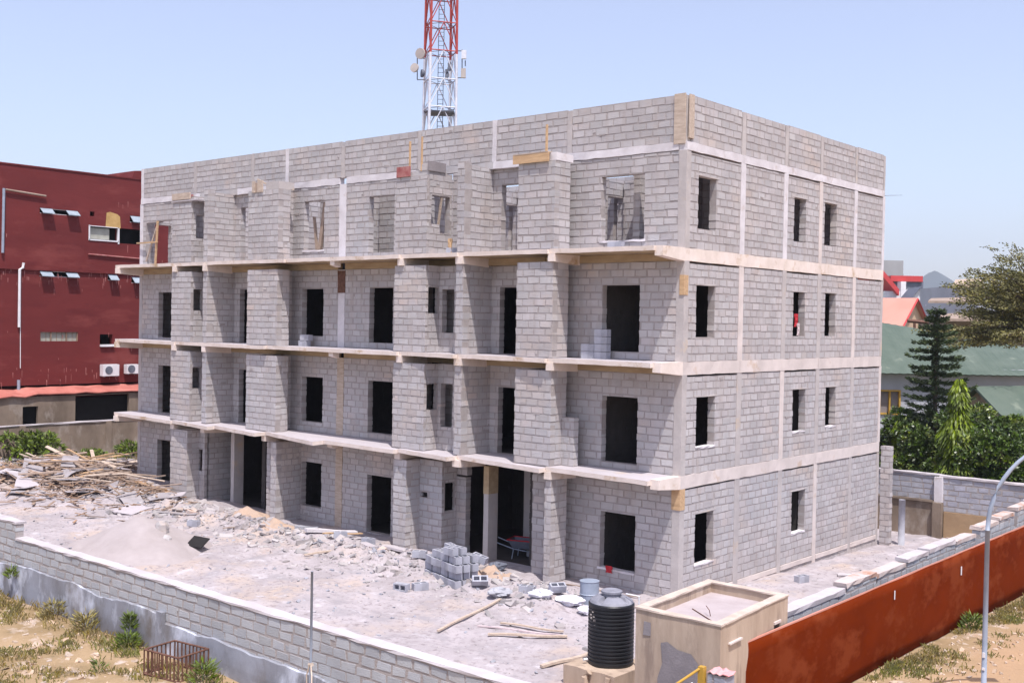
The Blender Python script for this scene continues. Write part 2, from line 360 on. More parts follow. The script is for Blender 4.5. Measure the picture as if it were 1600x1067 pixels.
# front plane y = 0 (u = x + W)
winA = [(-2.68, -1.45, .5, 2.16), (-2.70, -1.45, 3.62, 5.52), (-2.76, -1.45, 6.83, 8.73), (-2.86, -1.35, 10.0, 11.88)]
winD = [(-12.78, -11.55, .2, 2.19), (-12.80, -11.55, 3.67, 5.48), (-12.8, -11.6, 6.82, 8.72), (-12.9, -11.6, 9.95, 11.9)]
winA2 = [(-16.4, -15.25, .7, 2.32), (-16.45, -15.25, 3.82, 5.46), (-16.5, -15.28, 6.98, 8.7), (-16.45, -15.3, 10.1, 11.92)]
winD2 = [(-26.1, -24.95, .6, 2.33), (-26.1, -24.95, 3.5, 5.5), (-26.15, -24.95, 6.7, 8.61), (-26.2, -25.0, 9.85, 11.65)]
for k, (a, b) in enumerate(zs):
    h = lambda w_, x0: [(w_[k][0]-x0, w_[k][1]-x0, w_[k][2], w_[k][3])]
    wall('wall_panel', (-4.9, 0), (-.24, 0), a-(.35 if k == 0 else 0), b, h(winA, -4.9))
    wall('wall_panel', (-14.09, 0), (-9.9, 0), a-(.1 if k == 0 else 0), b, h(winD, -14.09))
    wall('wall_panel', (-17.6, 0), (-14.47, 0), a-(.1 if k == 0 else 0), b, h(winA2, -17.6))
    wall('wall_panel', (-27.42, 0), (-23.0, 0), a, b, h(winD2, -27.42)+([(.25, 1.3, 9.85, 11.6)] if k == 3 else []))
# bays, upper storeys
F = -1.15
bays = [dict(px0=-5.07, px1=-3.69, pe=-.42, f0=-7.55, f1=-7.24, fe=.17, c0=-10.33, c1=-8.88, ce=-.52),
        dict(px0=-18.3, px1=-16.5, pe=-.6, f0=-21.16, f1=-20.88, fe=.12, c0=-23.35, c1=-21.99, ce=-.6)]
for bi, q in enumerate(bays):
    for k in (1, 2, 3):
        a, b = zs[k]; top = b+(.0 if k < 3 else -.12)
        db = [0, S1+.02, S2+.02, S3+.1][k]
        # box pier: front, right side, left side
        wall('pier', (q['px0'], F), (q['px1']-.0, F), a, top)
        wall('pier', (q['px1']-.006, F+.225), (q['px1']-.006, q['pe']), a, top, bl=.56)
        wall('pier', (q['px0']+.226, q['fe']), (q['px0']+.226, F+.225), a, top)
        wall('pier', (q['px1']-.6, q['pe']-.2), (q['px1']-.6, 0.0), a, b)
        # bay back wall with a doorway
        x0 = q['f1']; u0 = .36
        wall('wall_panel', (x0, q['fe']), (q['px0'], q['fe']), a, b, [(u0, u0+.82, db, db+2.08)])
        # fin
        wall('fin_wall', (q['f0'], F), (q['f1'], F), a, top+(.25 if k == 3 else 0), bl=.31, th=.3)
        wall('fin_wall', (q['f1'], F+.3), (q['f1'], q['fe']+.22), a, top+(.15 if k == 3 else 0))
        # pier C box with small side window
        wall('pier', (q['c0'], F), (q['c1'], F), a, top-(.05 if k == 3 else 0), th=.1)
        ln = q['ce']-(F+.1)
        if k < 3: wz = [0, 4.76, 7.86][k]; hh = [(.03, ln-.03, wz, wz+.82)]
        else: hh = [(.05, ln+.2, 10.75, 11.6)]
        if k == 3: wall('pier', (q['c1'], F+.1), (q['c1'], .0), a, top+.05, [(.1, .95, 10.72, 11.62), (.5, .95, 10.45, 10.8)])
        else:
            wall('pier', (q['c1'], F+.1), (q['c1'], q['ce']), a, b, hh, th=.1)
            oz = [0, 4.21, 7.24][k]
            wall('wall_panel', (q['c1']-.2, q['ce']), (q['f0'], q['ce']), a, b, [(.33, .86, oz, oz+1.38)])
            wall('wall_panel', (q['c1']-.6, q['ce']+.75), (q['f0'], q['ce']+.75), a, b)
        wall('pier', (q['c0']+.226, 0.), (q['c0']+.226, F+.225), a, b-.05)
wall('wall_panel', (-8.85, .0), (-7.3, .0), S3, RB-.23); wall('wall_panel', (-21.9, .0), (-20.9, .0), S3, RB-.23); wall('wall_panel', (-7.24, .45), (-4.9, .45), RB-.6, RB-.02)
# ground storey
a, b = zs[0]
wall('fin_wall', (-3.86, F), (-3.62, F), -.15, b, bl=.25)
wall('fin_wall', (-3.62, F+.225), (-3.62, -.42), -.15, b)
wall('wall_panel', (-4.92, -.42), (-3.85, -.42), .05, b)
wall('wall_panel', (-3.95, -.2), (-3.95, .0), .05, b)
wall('wall_panel', (-4.85, 2.6), (-4.85, -.2), .05, b)
wall('pier', (-10.23, F), (-9.63, F), -.15, b, bl=.5)
wall('pier', (-9.63, F+.225), (-9.63, -.53), -.15, b, bl=.62)
wall('pier', (-10.0, 0), (-10.0, F+.225), -.1, b)
wall('wall_panel', (-9.85, -.53), (-8.61, -.53), -.1, b, [(.29, .59, 1.84, 2.0)], th=.1)
wall('wall_panel', (-8.61, -.43), (-8.61, .16), -.1, b, [(.05, .50, 1.46, 2.36)], th=.1)
wall('wall_panel', (-8.8, .16), (-8.19, .16), -.1, 2.55, bl=.6)
wall('wall_panel', (-8.8, .2), (-8.19, .2), 2.6, b)
wall('pier', (-23.3, F), (-22.11, F), -.0, b)
wall('pier', (-22.11, F+.225), (-22.11, -.6), -.0, b)
wall('wall_panel', (-22.3, -.6), (-21.72, -.6), 0, b, [(.12, .42, 1.45, 2.3)], th=.12)
wall('wall_panel', (-21.72, -.38), (-21.72, .9), 0, b)
wall('fin_wall', (-16.74, F), (-16.42, F), -.15, b, bl=.3)
wall('fin_wall', (-16.42, F+.225), (-16.42, 0), -.15, b, bl=.3)
wall('wall_panel', (-17.5, -.75), (-16.76, -.75), .0, b, bl=.4)
def bar(name, mat, *boxes, j=.006, seg=.5):
    mb = MB()
    for (x0, x1, y0, y1, z0, z1) in boxes:
        if x1-x0 >= max(y1-y0, z1-z0): rough_bar(mb, (x0, (y0+y1)/2, z0), (x1, (y0+y1)/2, z0), y1-y0, z1-z0, seg, j)
        elif y1-y0 >= z1-z0: rough_bar(mb, ((x0+x1)/2, y0, z0), ((x0+x1)/2, y1, z0), x1-x0, z1-z0, seg, j)
        else: rough_bar(mb, ((x0+x1)/2, (y0+y1)/2, z0), ((x0+x1)/2, (y0+y1)/2, z1), x1-x0, y1-y0, seg, j)
    return mb.build(name, mat, B)
# columns of the bays and the facade
bar('column', 'colgrey', (-7.02, -6.82, -.28, .17, .0, 2.2)); bar('column', 'soffit', (-7.025, -6.815, -.285, .175, 2.2, S1-.37))
bar('column', 'colgrey', (-20.6, -20.38, -.15, .3, .0, S1-.37))
bar('column', 'colgrey', (-7.28, -6.9, 2.0, 2.3, .1, S1-.37))
for k, (a, b) in enumerate(zs):
    mt = ['woodpale', 'woodpale', 'whitebeam', 'whitebeam'][k]
    bar('column', mt, (-14.46, -14.10, -.012, .25, a-(.25 if k == 0 else 0), b+(.36 if k < 3 else 0)-.37*(k < 3)))
    bar('column', 'colgrey', (-.235, .0+.012, -.012, .235, a-(.35 if k == 0 else 0), b+.0))
for z0, z1 in ((S1-.95, S1-.37),):
    bar('formwork_board', 'wood', (-.25, .022, -.03, .24, z0, z1), j=.004)
bar('formwork_board', 'wood', (-.12, .03, -.035, .18, 8.45, 9.0), j=.004)
bar('formwork_board', 'rustbar', (-14.47, -14.08, -.03, 0.0, 8.55, S3-.4), j=.004)
# side wall x = 0
cols = [(0, .235), (3.02, 3.30), (5.76, 6.02), (8.28, 8.52), (11.04, 11.28), (13.50, 13.69)]
sw = {0: [(.83, 1.85, .83, 2.3), (6.74, 7.68, .95, 2.32)], 1: [(.77, 1.79, 4.18, 5.6), (6.67, 7.56, 4.24, 5.61), (9.06, 9.85, 4.27, 5.61)],
      2: [(.66, 1.66, 7.29, 8.75), (6.56, 7.38, 7.33, 8.75), (8.87, 9.69, 7.34, 8.78)], 3: [(.66, 1.64, 10.33, 11.8), (6.48, 7.32, 10.36, 11.76), (8.7, 9.63, 10.38, 11.8)]}
for k, (a, b) in enumerate(zs):
    for i in range(5):
        y0, y1 = cols[i][1], cols[i+1][0]
        hs = [(h[0]-y0, h[1]-y0, h[2], h[3]) for h in sw[k] if y0 < h[0] < y1]
        wall('wall_panel', (0, y0), (0, y1), a+(.04 if k == 0 else 0), b-(.02 if i % 2 else .05), hs, bl=.41)
    for i in range(1, 6):
        c0, c1 = cols[i]
        mt = 'concrete' if (i+k) % 3 == 0 else 'colgrey' if k != 3 else 'whitebeam'
        bar('column', mt, (-.23, .014, c0, c1, a-(.45 if k == 0 else 0), b))
for i, (y0, y1, m_) in enumerate(((.3, 3.0, 'concrete'), (3.3, 5.76, 'concrete'), (6.02, 8.28, 'concrete'), (8.52, 11.04, 'concrete'), (11.28, 13.5, 'concrete'))):
    bar('plinth_beam', m_, (-.2, .03, y0, y1, -.11, .035))
    mb = MB(); block_wall(mb, (.0, y0), (.0, y1), -.62, -.115, bl=.45); mb.build('plinth', ['colgrey' if i != 3 else 'block', 'mortar'], B)
bar('plinth_beam', 'soffit', (-4.9, -.24, -.03, .1, -.13, -.02))
# ring beams on the side and the left end, storey by storey
for S in (S1, S2, S3):
    for i in range(5):
        bar('ring_beam', 'concrete' if S != S3 else 'slabedge', (-.24, .02, cols[i][0] if i == 0 else cols[i][0]+.14, cols[i+1][0]+.135, S-.36, S), seg=.35, j=.009)
for i in range(5):
    bar('ring_beam', 'whitebeam', (-.24, .02, cols[i][0]+.0 if i == 0 else cols[i][0]+.14, cols[i+1][0]+.135, RB-.23, RB), seg=.35, j=.009)
# front beams below the slabs, roof beam
for S in (S1, S2, S3):
    for x0, x1 in ((-27.6, -23.4), (-23.4, -20.9), (-20.9, -17.4), (-17.4, -14.47), (-14.09, -10.2), (-10.2, -7.24), (-7.24, -4.9), (-4.9, -.24)):
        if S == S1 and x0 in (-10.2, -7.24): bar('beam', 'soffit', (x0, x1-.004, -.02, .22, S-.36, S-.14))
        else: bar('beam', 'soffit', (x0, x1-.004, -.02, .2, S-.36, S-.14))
for x0, x1 in ((-27.6, -23.2), (-20.6, -18.3), (-17.4, -14.47), (-14.09, -10.6), (-7.1, -5.0), (-4.7, -.24)):
    bar('roof_beam', 'whitebeam', (x0, x1, -.02, .22, RB-.23, RB), seg=.3, j=.012)
bar('roof_beam', 'block', (-23.2, -20.6, .0, .2, RB-.23, RB)); bar('roof_beam', 'block', (-10.6, -7.1, .0, .2, RB-.23, RB)); bar('roof_beam', 'block', (-18.3, -17.4, .0, .2, RB-.23, RB))
# floor slabs: interior plate + projecting edge sections
def slab_section(xl, yl, xr, yr, S, t=.13, sag=0.):
    n = max(2, int((xr-xl)/.35)); vs = []; fs = []
    for i in range(n+1):
        u = i/n; x = xl+(xr-xl)*u; y = yl+(yr-yl)*u+rnd.uniform(-.012, .012); dz = rnd.uniform(-.007, .007)-sag*u
        vs += [(x, -.03, S), (x, y, S+dz), (x, y+.008, S-t+dz), (x, -.03, S-t)]
    for i in range(n):
        o = i*4
        for k in range(4): fs.append((o+k, o+4+k, o+4+(k+1) % 4, o+(k+1) % 4))
    fs += [(0, 1, 2, 3), (n*4+3, n*4+2, n*4+1, n*4)]
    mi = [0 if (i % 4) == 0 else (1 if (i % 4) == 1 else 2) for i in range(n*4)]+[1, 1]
    mb = MB(); mb.v = vs; mb.f = fs; mb.mi = mi
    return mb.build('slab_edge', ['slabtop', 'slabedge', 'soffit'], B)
secs = {S1: [(-27.65, -1.15, -23.0, -1.35), (-22.99, -1.3, -20.1, -1.6), (-20.09, -1.3, -17.0, -1.7), (-16.99, -1.25, -13.4, -1.95), (-13.39, -1.5, -9.9, -1.5), (-9.89, -1.3, -7.4, -1.6), (-7.39, -1.15, -3.8, -1.5), (-3.79, -1.2, -.22, -1.3)],
        S2: [(-27.65, -1.15, -23.0, -1.25), (-22.99, -1.2, -17.0, -1.35), (-16.99, -1.2, -10.0, -1.35), (-9.99, -1.2, -7.4, -1.4), (-7.39, -1.2, -3.8, -1.35), (-3.79, -1.2, -.22, -1.25)],
        S3: [(-27.65, -1.15, -21.0, -1.2), (-20.99, -1.2, -16.0, -1.25), (-15.99, -1.18, -10.0, -1.3), (-9.99, -1.2, -7.4, -1.3), (-7.39, -1.2, -3.8, -1.3), (-3.79, -1.2, -.22, -1.2)]}
for S, L_ in secs.items():
    for s_ in L_: slab_section(*s_, S, sag=.03 if S == S1 else .01)
# cantilever beam ends
for S in (S1, S2, S3):
    for x in (-3.84, -7.52, -10.12, -13.55, -17.2, -21.1, -23.2, -27.55):
        if x == -17.2 and S != S1: continue
        mb = MB(); y0 = -1.2 if x != -13.55 else -1.15
        if x == -13.55: y1_, zb = -.9, S-.3
        else: y1_, zb = .0, S-.38
        w_ = .3 if x == -7.52 else .24
        mb.add([(x, y1_, zb-.04), (x+w_, y1_, zb-.04), (x+w_, y1_, S-.135), (x, y1_, S-.135), (x, y0-.03, zb+.02), (x+w_, y0-.03, zb+.02), (x+w_, y0-.03, S-.135), (x, y0-.03, S-.135)],
               [(0, 1, 2, 3), (7, 6, 5, 4), (0, 4, 5, 1), (1, 5, 6, 2), (2, 6, 7, 3), (3, 7, 4, 0)])
        mb.build('cantilever_beam', 'slabedge', B)
    mb = MB(); x = -.24   # deep tapering beam at the corner
    mb.add([(x, 0, S-.37), (0.02, 0, S-.37), (.02, 0, S-.0), (x, 0, S-.0), (x, -1.12, S-.27), (.02, -1.12, S-.27), (.02, -1.12, S-.002), (x, -1.12, S-.002)],
           [(0, 1, 2, 3), (7, 6, 5, 4), (0, 4, 5, 1), (1, 5, 6, 2), (2, 6, 7, 3), (3, 7, 4, 0)])
    mb.build('cantilever_beam', 'slabedge', B)
mb = MB()
for S in (S1, S2, S3): mb.box(-W+.2, -.25, .0, D-.2, S-.13, S-.003)
mb.build('floor_slab', 'slabtop', B)
mb = MB(); mb.box(-W+.1, -.25, .23, D-.2, -.3, .06); mb.box(-9.4, -4.9, -.5, .23, -.3, .055); mb.box(-21.6, -16.8, -.6, .23, -.2, .055); mb.build('ground_slab', 'slabtop', B)
# rear and left walls, interior partitions
for k, (a, b) in enumerate(zs):
    wall('wall_panel', (-.3, D), (-W, D), a, b, [(3, 4.2, a+1, b-.7), (8, 9.2, a+1, b-.7), (13, 14.2, a+1, b-.7), (18, 19.2, a+1, b-.7), (23, 24.2, a+1, b-.7)])
    wall('wall_panel', (-W, D-.01), (-W, .24), a, b, [(2, 3, a+1, b-.8), (9, 10, a+1, b-.8)] if k < 3 else [(2, 3, a+1, b-.8), (9, 10, a+1, b-.8), (12.3, 13.1, 9.9, 11.6)])
    bar('column', 'whitebeam' if k == 3 else 'colgrey', (-W, -27.42, -.01, .235, a-(.2 if k == 0 else 0), b))
    IM = BM if k == 3 else ['interior_shade', 'interior_shade']
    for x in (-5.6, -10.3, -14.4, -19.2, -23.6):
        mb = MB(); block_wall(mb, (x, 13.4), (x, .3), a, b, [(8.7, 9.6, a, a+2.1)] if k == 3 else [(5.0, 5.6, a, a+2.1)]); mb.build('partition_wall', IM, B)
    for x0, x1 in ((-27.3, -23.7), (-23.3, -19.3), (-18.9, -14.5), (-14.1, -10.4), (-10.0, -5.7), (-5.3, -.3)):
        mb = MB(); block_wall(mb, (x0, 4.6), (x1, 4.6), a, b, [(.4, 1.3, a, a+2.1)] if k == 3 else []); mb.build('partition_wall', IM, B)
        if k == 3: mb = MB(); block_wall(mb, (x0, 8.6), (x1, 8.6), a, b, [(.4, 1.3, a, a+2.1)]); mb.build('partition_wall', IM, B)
    if k < 3:   # room linings behind the front and side rooms, room shade put into their colour
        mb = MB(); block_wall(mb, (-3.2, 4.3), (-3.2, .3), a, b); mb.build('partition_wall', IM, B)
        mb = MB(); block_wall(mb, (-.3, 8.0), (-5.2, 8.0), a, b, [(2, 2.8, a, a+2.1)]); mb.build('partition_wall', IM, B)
        mb = MB(); mb.box(-W+.3, -.26, .26, D-.3, a+.002+(.06 if k == 0 else 0), a+.012+(.06 if k == 0 else 0)); mb.box(-W+.3, -.26, .26, D-.3, b+.05, b+.07) if False else None; mb.build('floor_shade_sheet', 'interior_shade', B)  # thin sheet over the floors, shade of the rooms put into its colour
mb = MB(); block_wall(mb, (-2.35, 4.4), (-2.35, .9), S3, RB-.23); mb.build('partition_wall', BM, B)
for c1_, c2_ in (((-7.9, 2.2), (-5.7, 2.2)), ((-14.0, 1.5), (-11.2, 1.5)), ((-17.6, 1.7), (-15.0, 1.7))):
    mb = MB(); block_wall(mb, c1_, c2_, S3, RB-.3); mb.build('partition_wall', BM, B)
mb = MB(); mb.box(-4.4, -.25, 2.2, D-.25, RB-.22, RB-.08); mb.box(-W+.3, -24, 5, D-.25, RB-.22, RB-.08); mb.build('added_roof_slab', 'slabtop', B)  # out of sight below the parapet; right piece added to darken the side windows
# parapet
pcols = [-27.5, -23.5, -19.62, -17.5, -14.30, -10.42, -7.07, -4.07]
for i in range(len(pcols)):
    x0 = pcols[i]+.1; x1 = (pcols[i+1]-.1) if i+1 < len(pcols) else -.24
    wall('parapet', (x0, 0.0), (x1, 0.0), RB, PT, jag=.0)
for i, x in enumerate(pcols):
    bar('parapet_column', 'colgrey' if i % 3 else 'whitebeam', (x-.09, x+.09, -.008, .2, RB, PT-(.22 if i == 4 else .03 if i == 7 else .0)))
for i in range(5):
    wall('parapet', (0, cols[i][1]), (0, cols[i+1][0]), RB, PT-(.02 if i % 2 else 0), bl=.45)
    c0, c1 = cols[i+1]; bar('parapet_column', 'colgrey', (-.2, .008, c0+.03, c1-.03, RB, PT-.03))
wall('parapet', (-.3, D), (-W, D), RB, PT); wall('parapet', (-W, D-.1), (-W, .24), RB, PT)
bar('parapet_column', 'colgrey', (-.232, -.03, .0, .235, RB, PT-.03))
bar('formwork_board', 'woodpale', (-.40, -.04, -.045, -.01, RB-.05, PT+.02), j=.004)
bar('formwork_board', 'woodpale', (.012, .05, .05, .3, RB+.1, PT), j=.004)
# formwork and sticks at the top of the piers
def fb(mat, cx, cy, cz, lx, ly, lz, rz=0, tilt=0, name='formwork_board'):
    mb = MB(); m_ = Matrix.Rotation(rz, 3, 'Z') @ Matrix.Rotation(tilt, 3, 'Y')
    mb.obox((cx, cy, cz), m_ @ Vector((lx/2, 0, 0)), m_ @ Vector((0, ly/2, 0)), m_ @ Vector((0, 0, lz/2)), .004); return mb.build(name, mat, B)
fb('wood', -4.55, -1.22, 12.42, 1.36, .04, .27); fb('woodpale', -4.55, -1.10, 12.56, 1.3, .3, .03)
bar('pier_cap', 'whitebeam', (-3.95, -3.69, -1.1, -.3, 12.32, 12.55)); bar('pier_cap', 'slabtop', (-5.0, -4.0, -1.12, -.2, 12.3, 12.52))
fb('wood', -3.98, -1.2, 12.95, .05, .05, .8)
fb('redstain', -9.95, -1.18, 12.42, .62, .04, .33); bar('pier_cap', 'block', (-10.3, -8.9, -1.1, -.25, 12.22, 12.42)); bar('pier_cap', 'colgrey', (-9.3, -8.85, -1.12, -.35, 12.42, 12.62))
fb('patch', -8.86, -.75, 12.55, .04, .8, .3)
fb('wood', -9.75, -1.1, 12.9, .05, .05, 1.0); fb('wood', -9.2, -1.1, 12.95, .05, .05, 1.1)
fb('woodpale', -17.95, -1.18, 12.45, .16, .04, .42); fb('woodpale', -17.55, -1.18, 12.45, .3, .04, .42); fb('woodold', -17.75, -1.15, 12.42, .3, .03, .36); fb('woodpale', -17.6, -1.0, 12.62, .7, .04, .05, .1, .4)
bar('pier_cap', 'colgrey', (-17.3, -16.55, -1.1, -.4, 12.32, 12.6))
fb('woodpale', -22.7, -1.18, 12.38, 1.25, .05, .26); fb('redstain', -23.7, -.1, 12.45, .35, .05, .35)
fb('slabtop', -22.5, -.7, 12.2, 1.7, 1.0, .05)
# things propped in openings (fixed timber)
fb('woodold', -15.75, .3, 10.95, .16, .1, 1.9, 0, .18); fb('woodold', -16.2, .35, 10.75, .08, .08, 1.3, 0, -.15)
fb('woodpale', -9.0, -.45, 11.1, .06, .06, 1.0, 0, .15)
fb('wood', -26.2, -.1, 10.7, .07, .07, 1.9, 0, .08); fb('wood', -26.9, -.12, 10.75, 1.6, .06, .06); fb('woodpale', -26.6, -.05, 10.8, .06, .06, 1.9, 0, .5)
fb('wood', -21.9, -.3, 10.9, .05, .05, 1.2, 0, .1)
for k_ in (1, 2): fb('wood', -25.3, .35, zs[k_][0]+1.2, .3, .05, 1.9)
# window sills of uneven mortar
for (x, z, w_) in ((-2.1, .5, 1.3), (-2.1, 10.0, 1.6), (-15.9, 10.1, 1.2)):
    bar('window_sill', 'whitebeam', (x-w_/2, x+w_/2, -.03, .2, z-.03, z+.03), j=.012, seg=.2)
for k in sw:
    for (y0, y1, z0, z1) in sw[k]:
        if k < 2: bar('window_sill', 'whitebeam', (-.2, .018, y0-.01, y1+.03, z0-.035, z0+.012), j=.012, seg=.2)
for k in sw:
    for (y0, y1, z0, z1) in sw[k]: bar('lintel', 'colgrey', (-.19, .012, y0-.12, y1+.12, z1+.0, z1+.04), j=.005, seg=.4)
# stub wall of loose-bonded blocks on the first-floor slab
mb = MB(); block_wall(mb, (-3.72, -.62), (-3.25, -.62), S1, S1+1.42, bl=.24); mb.build('stub_wall', BM, B)
fb('steel', -.0+.25, 13.75, 12.5, .7, .02, .02, .3, 0, 'bracket')
tag(fb('dark', -6.0, 1.4, 1.0, .05, .05, 2.0, 0, .3, 'prop'))

# ---------------------------------------------------------------- front compound wall
FW = thing('compound_wall', 'long low block wall with grey plaster base along the front of the site', 'wall')
mb = MB(); y0 = -12.6
block_wall(mb, (-12.5, y0), (9.5, y0), .62, 1.66, bl=.42, rough=.020, gap=.05, row=.205, chip=.05); mb.build('block_course', ['blockwall', 'mortar'], FW)
mb = MB(); block_wall(mb, (-26, y0-.01), (-12.5, y0-.01), .62, 2.06, bl=.42, rough=.020, gap=.05, row=.205, chip=.05); mb.build('block_course', ['blockwall', 'mortar'], FW)
mb = MB(); rough_bar(mb, (-12.5, y0+.13, 1.66), (9.5, y0+.13, 1.66), .30, .045, .35, .014); mb.build('coping', 'coping', FW)
mb = MB(); rough_bar(mb, (-26, y0+.13, 2.06), (-12.48, y0+.13, 2.06), .30, .05, .35, .014); mb.build('coping', 'coping', FW)
mb = MB(); mb.box(-26, 9.5, y0+.02, y0+.2, -.4, .63)
# plaster skin with a ragged top edge
def plaster(x0, x1, zt, yf):
    n = int((x1-x0)/.12); vs = []; fs = []
    for i in range(n+1):
        x = x0+(x1-x0)*i/n; z = zt(x)+.09*noise.fractal(Vector((x*.8, 0, 4)), .9, 2.3, 6); yy = yf+.015*noise.noise(Vector((x*.8, 2, 0)))
        vs += [(x, yy, -.5), (x, yy-.004, z*.5), (x, yy+.012, z-.02), (x, yf+.06, z)]
    for i in range(n):
        for k in range(3): fs.append((i*4+k, i*4+4+k, i*4+5+k, i*4+1+k))
    mb.add(vs, fs)
plaster(-26, -5.55, lambda x: 1.0+.05*math.sin(x), y0-.05); plaster(-5.4, 9.5, lambda x: .82-.012*(x+5), y0-.055)
mb.box(-5.62, -5.38, y0-.12, y0, -.4, 1.05, .01)
mb.build('plaster', 'plaster', FW)

# ---------------------------------------------------------------- right compound wall with stepped copings
RW = thing('compound_wall', 'stepped block wall with pale coping stones behind the rust-red sheet fence', 'wall')
ys = -6.3; k = 0; X1 = 6.27
steps = [(-6.3, -3.2, 1.62, 'coping'), (-3.2, -1.55, 1.72, 'copingred'), (-1.5, .2, 1.66, 'copingred'), (.25, 1.7, 1.74, 'coping'), (1.7, 3.6, 1.76, 'coping'), (3.65, 5.2, 1.70, 'copingred'), (5.6, 7.2, 1.82, 'copingred'), (7.2, 8.6, 1.9, 'copingred'), (8.9, 10.4, 1.98, 'copingred'), (10.4, 12.3, 2.02, 'coping'), (12.3, 14.2, 2.08, 'coping'), (14.2, 17.0, 2.12, 'coping')]
for (a, b, z, cm) in steps:
    z += .24
    mb = MB(); block_wall(mb, (X1, a), (X1, b), -.3, z, bl=.42, rough=.018, gap=.045, chip=.05); mb.build('block_course', ['blockwall', 'mortar'], RW)
    mb = MB(); rough_bar(mb, (X1-.13, a-.02, z), (X1-.13, b-.06, z), .31, .10, .3, .014); mb.build('coping', cm, RW)
# ---------------------------------------------------------------- rust-red sheet fence
RF = thing('sheet_metal_fence', 'rust-red metal sheet fence running beside the dirt track', 'fence')
mb = MB(); n = 160; ya, yb = -9.12, 26
vs = []; fs = []; nz_ = 7
for i in range(n+1):
    y = ya+(yb-ya)*i/n
    zb = hgt(6.7, y)+.02; zt = 1.86+.006*math.sin(y*2.2)
    for k in range(nz_+1):
        z = zb+(zt-zb)*k/nz_; x = 6.6+.028*noise.fractal(Vector((0, y*1.3, z*1.6)), .8, 2, 3)*(1-abs(2*k/nz_-1)**4)
        vs.append((x, y, z))
for i in range(n):
    for k in range(nz_):
        a = i*(nz_+1)+k; fs.append((a, a+nz_+1, a+nz_+2, a+1))
mb.add(vs, fs); o = mb.build('metal_sheet', 'rust', RF, smooth=True)
sm = o.modifiers.new('thickness', 'SOLIDIFY'); sm.thickness = .012
mb = MB(); rough_bar(mb, (6.585, ya, 1.855), (6.585, yb, 1.855), .03, .03, 1, .003); mb.build('top_rail', 'salmon', RF)
mb = MB()
for y in [ya+.05+2.4*i for i in range(15)]: mb.box(6.48, 6.54, y, y+.06, -.3, 1.84)
mb.build('fence_frame', 'rustbar', RF)
mb = MB(); mb.box(6.63, 6.64, 1.2-2.6, 1.24-2.6, 1.45, 1.65); mb.box(6.63, 6.645, 3.0, 3.05, 1.3, 1.52); mb.build('paint_mark', 'white', RF)

# ---------------------------------------------------------------- rear compound wall
BW = thing('compound_wall', 'grey block wall on an old brown plastered base in front of the dense shrubs', 'wall')
yb0 = 17.2
mb = MB(); block_wall(mb, (-12, yb0), (.87, yb0), .98, 1.95, bl=.45, rough=.018, gap=.05, chip=.04); block_wall(mb, (1.15, yb0), (6.6, yb0), .6, 1.92, bl=.45, rough=.018, gap=.05, chip=.04)
block_wall(mb, (6.6, yb0), (14.5, yb0), .6, 1.85, bl=.45, rough=.018, gap=.05, chip=.04); mb.build('block_course', ['blockgrey', 'mortar'], BW)
mb = MB(); rough_bar(mb, (-12, yb0+.1, 1.95), (1.0, yb0+.1, 1.95), .3, .07, .4, .015); rough_bar(mb, (1.0, yb0+.1, 1.92), (14.5, yb0+.1, 1.86), .3, .07, .4, .015); mb.build('coping', 'coping', BW)
mb = MB(); mb.box(-12, .8, yb0-.08, yb0+.15, -.8, .93, .01); mb.build('plaster_base', 'oldwall', BW)
mb = MB(); mb.box(-12, .86, yb0-.16, yb0+.12, .93, 1.0, .01); mb.build('ledge', 'oldwall', BW)
mb = MB(); mb.box(1.2, 14.5, yb0-.07, yb0+.15, -.8, .6, .01); mb.build('plaster_base', 'tanwall', BW)
mb = MB(); rough_bar(mb, (1.0, yb0-.02, .95), (1.0, yb0-.02, 1.93), .3, .28); mb.build('pillar', 'whitebeam', BW)
mb = MB(); rough_bar(mb, (1.0, yb0-.12, -.7), (1.0, yb0-.12, .94), .34, .3); mb.build('pillar', 'oldwall', BW)

# ---------------------------------------------------------------- old wall on the left
OW = thing('boundary_wall', 'old stained brown plastered wall behind the heap of scrap timber', 'wall')
mb = MB(); rough_bar(mb, (-37.1, -16, -.2), (-37.1, 24, -.2), .2, 2.32, .8, .01); mb.build('plaster_panel', 'oldwall', OW)
mb = MB(); rough_bar(mb, (-37.1, -16, 2.12), (-37.1, 24, 2.12), .28, .06, .8, .012); mb.build('coping', 'coping', OW)
mb = MB()
for y in (-10.5, -5.5, -.8, 3.75, 8.3, 13): mb.box(-37, -36.9, y, y+.3, -.1, 2.13, .01)
mb.build('pilaster', 'oldwall', OW)

# ---------------------------------------------------------------- red building on the left
RBd = thing('red_building', 'large dark red rendered building with small high louvre windows', 'building')
XR = -40
mb = MB(); holes = [(4.39, 6.05, 11.66, 12.36), (6.14, 7.6, 11.55, 12.38), (1.72, 3.8, 6.18, 6.66), (5.05, 5.8, 5.9, 6.55), (1.62, 3.73, 12.82, 13.1), (1.62, 3.73, 9.55, 9.84), (5.46, 6.03, 9.5, 9.84), (6.76, 7.4, 12.75, 13.12), (6.9, 7.6, 9.4, 9.75), (4.4, 4.66, 12.9, 13.15)]
holes += [(-1.6, -.38, 9.0, 9.9), (-1.6, -.4, 6.0, 6.6)]
for (a, b, c, d_) in subtract([(-14, 30, 3.9, 15.15)], holes):
    mb.box(XR-.3, XR, a, b, c, d_)
mb.box(-62, XR-.31, -14, 30, 0, 3.8); mb.box(-62, -61.7, -14, 30, 3.8, 15.1); mb.box(-62, XR-.3, -14, -13.7, 3.9, 15.1); mb.box(-62, XR-.3, 29.7, 30, 3.9, 15.1); mb.box(-62, XR-.31, -13.7, 29.7, 14.2, 14.5)
mb.build('wall', 'redwall', RBd)
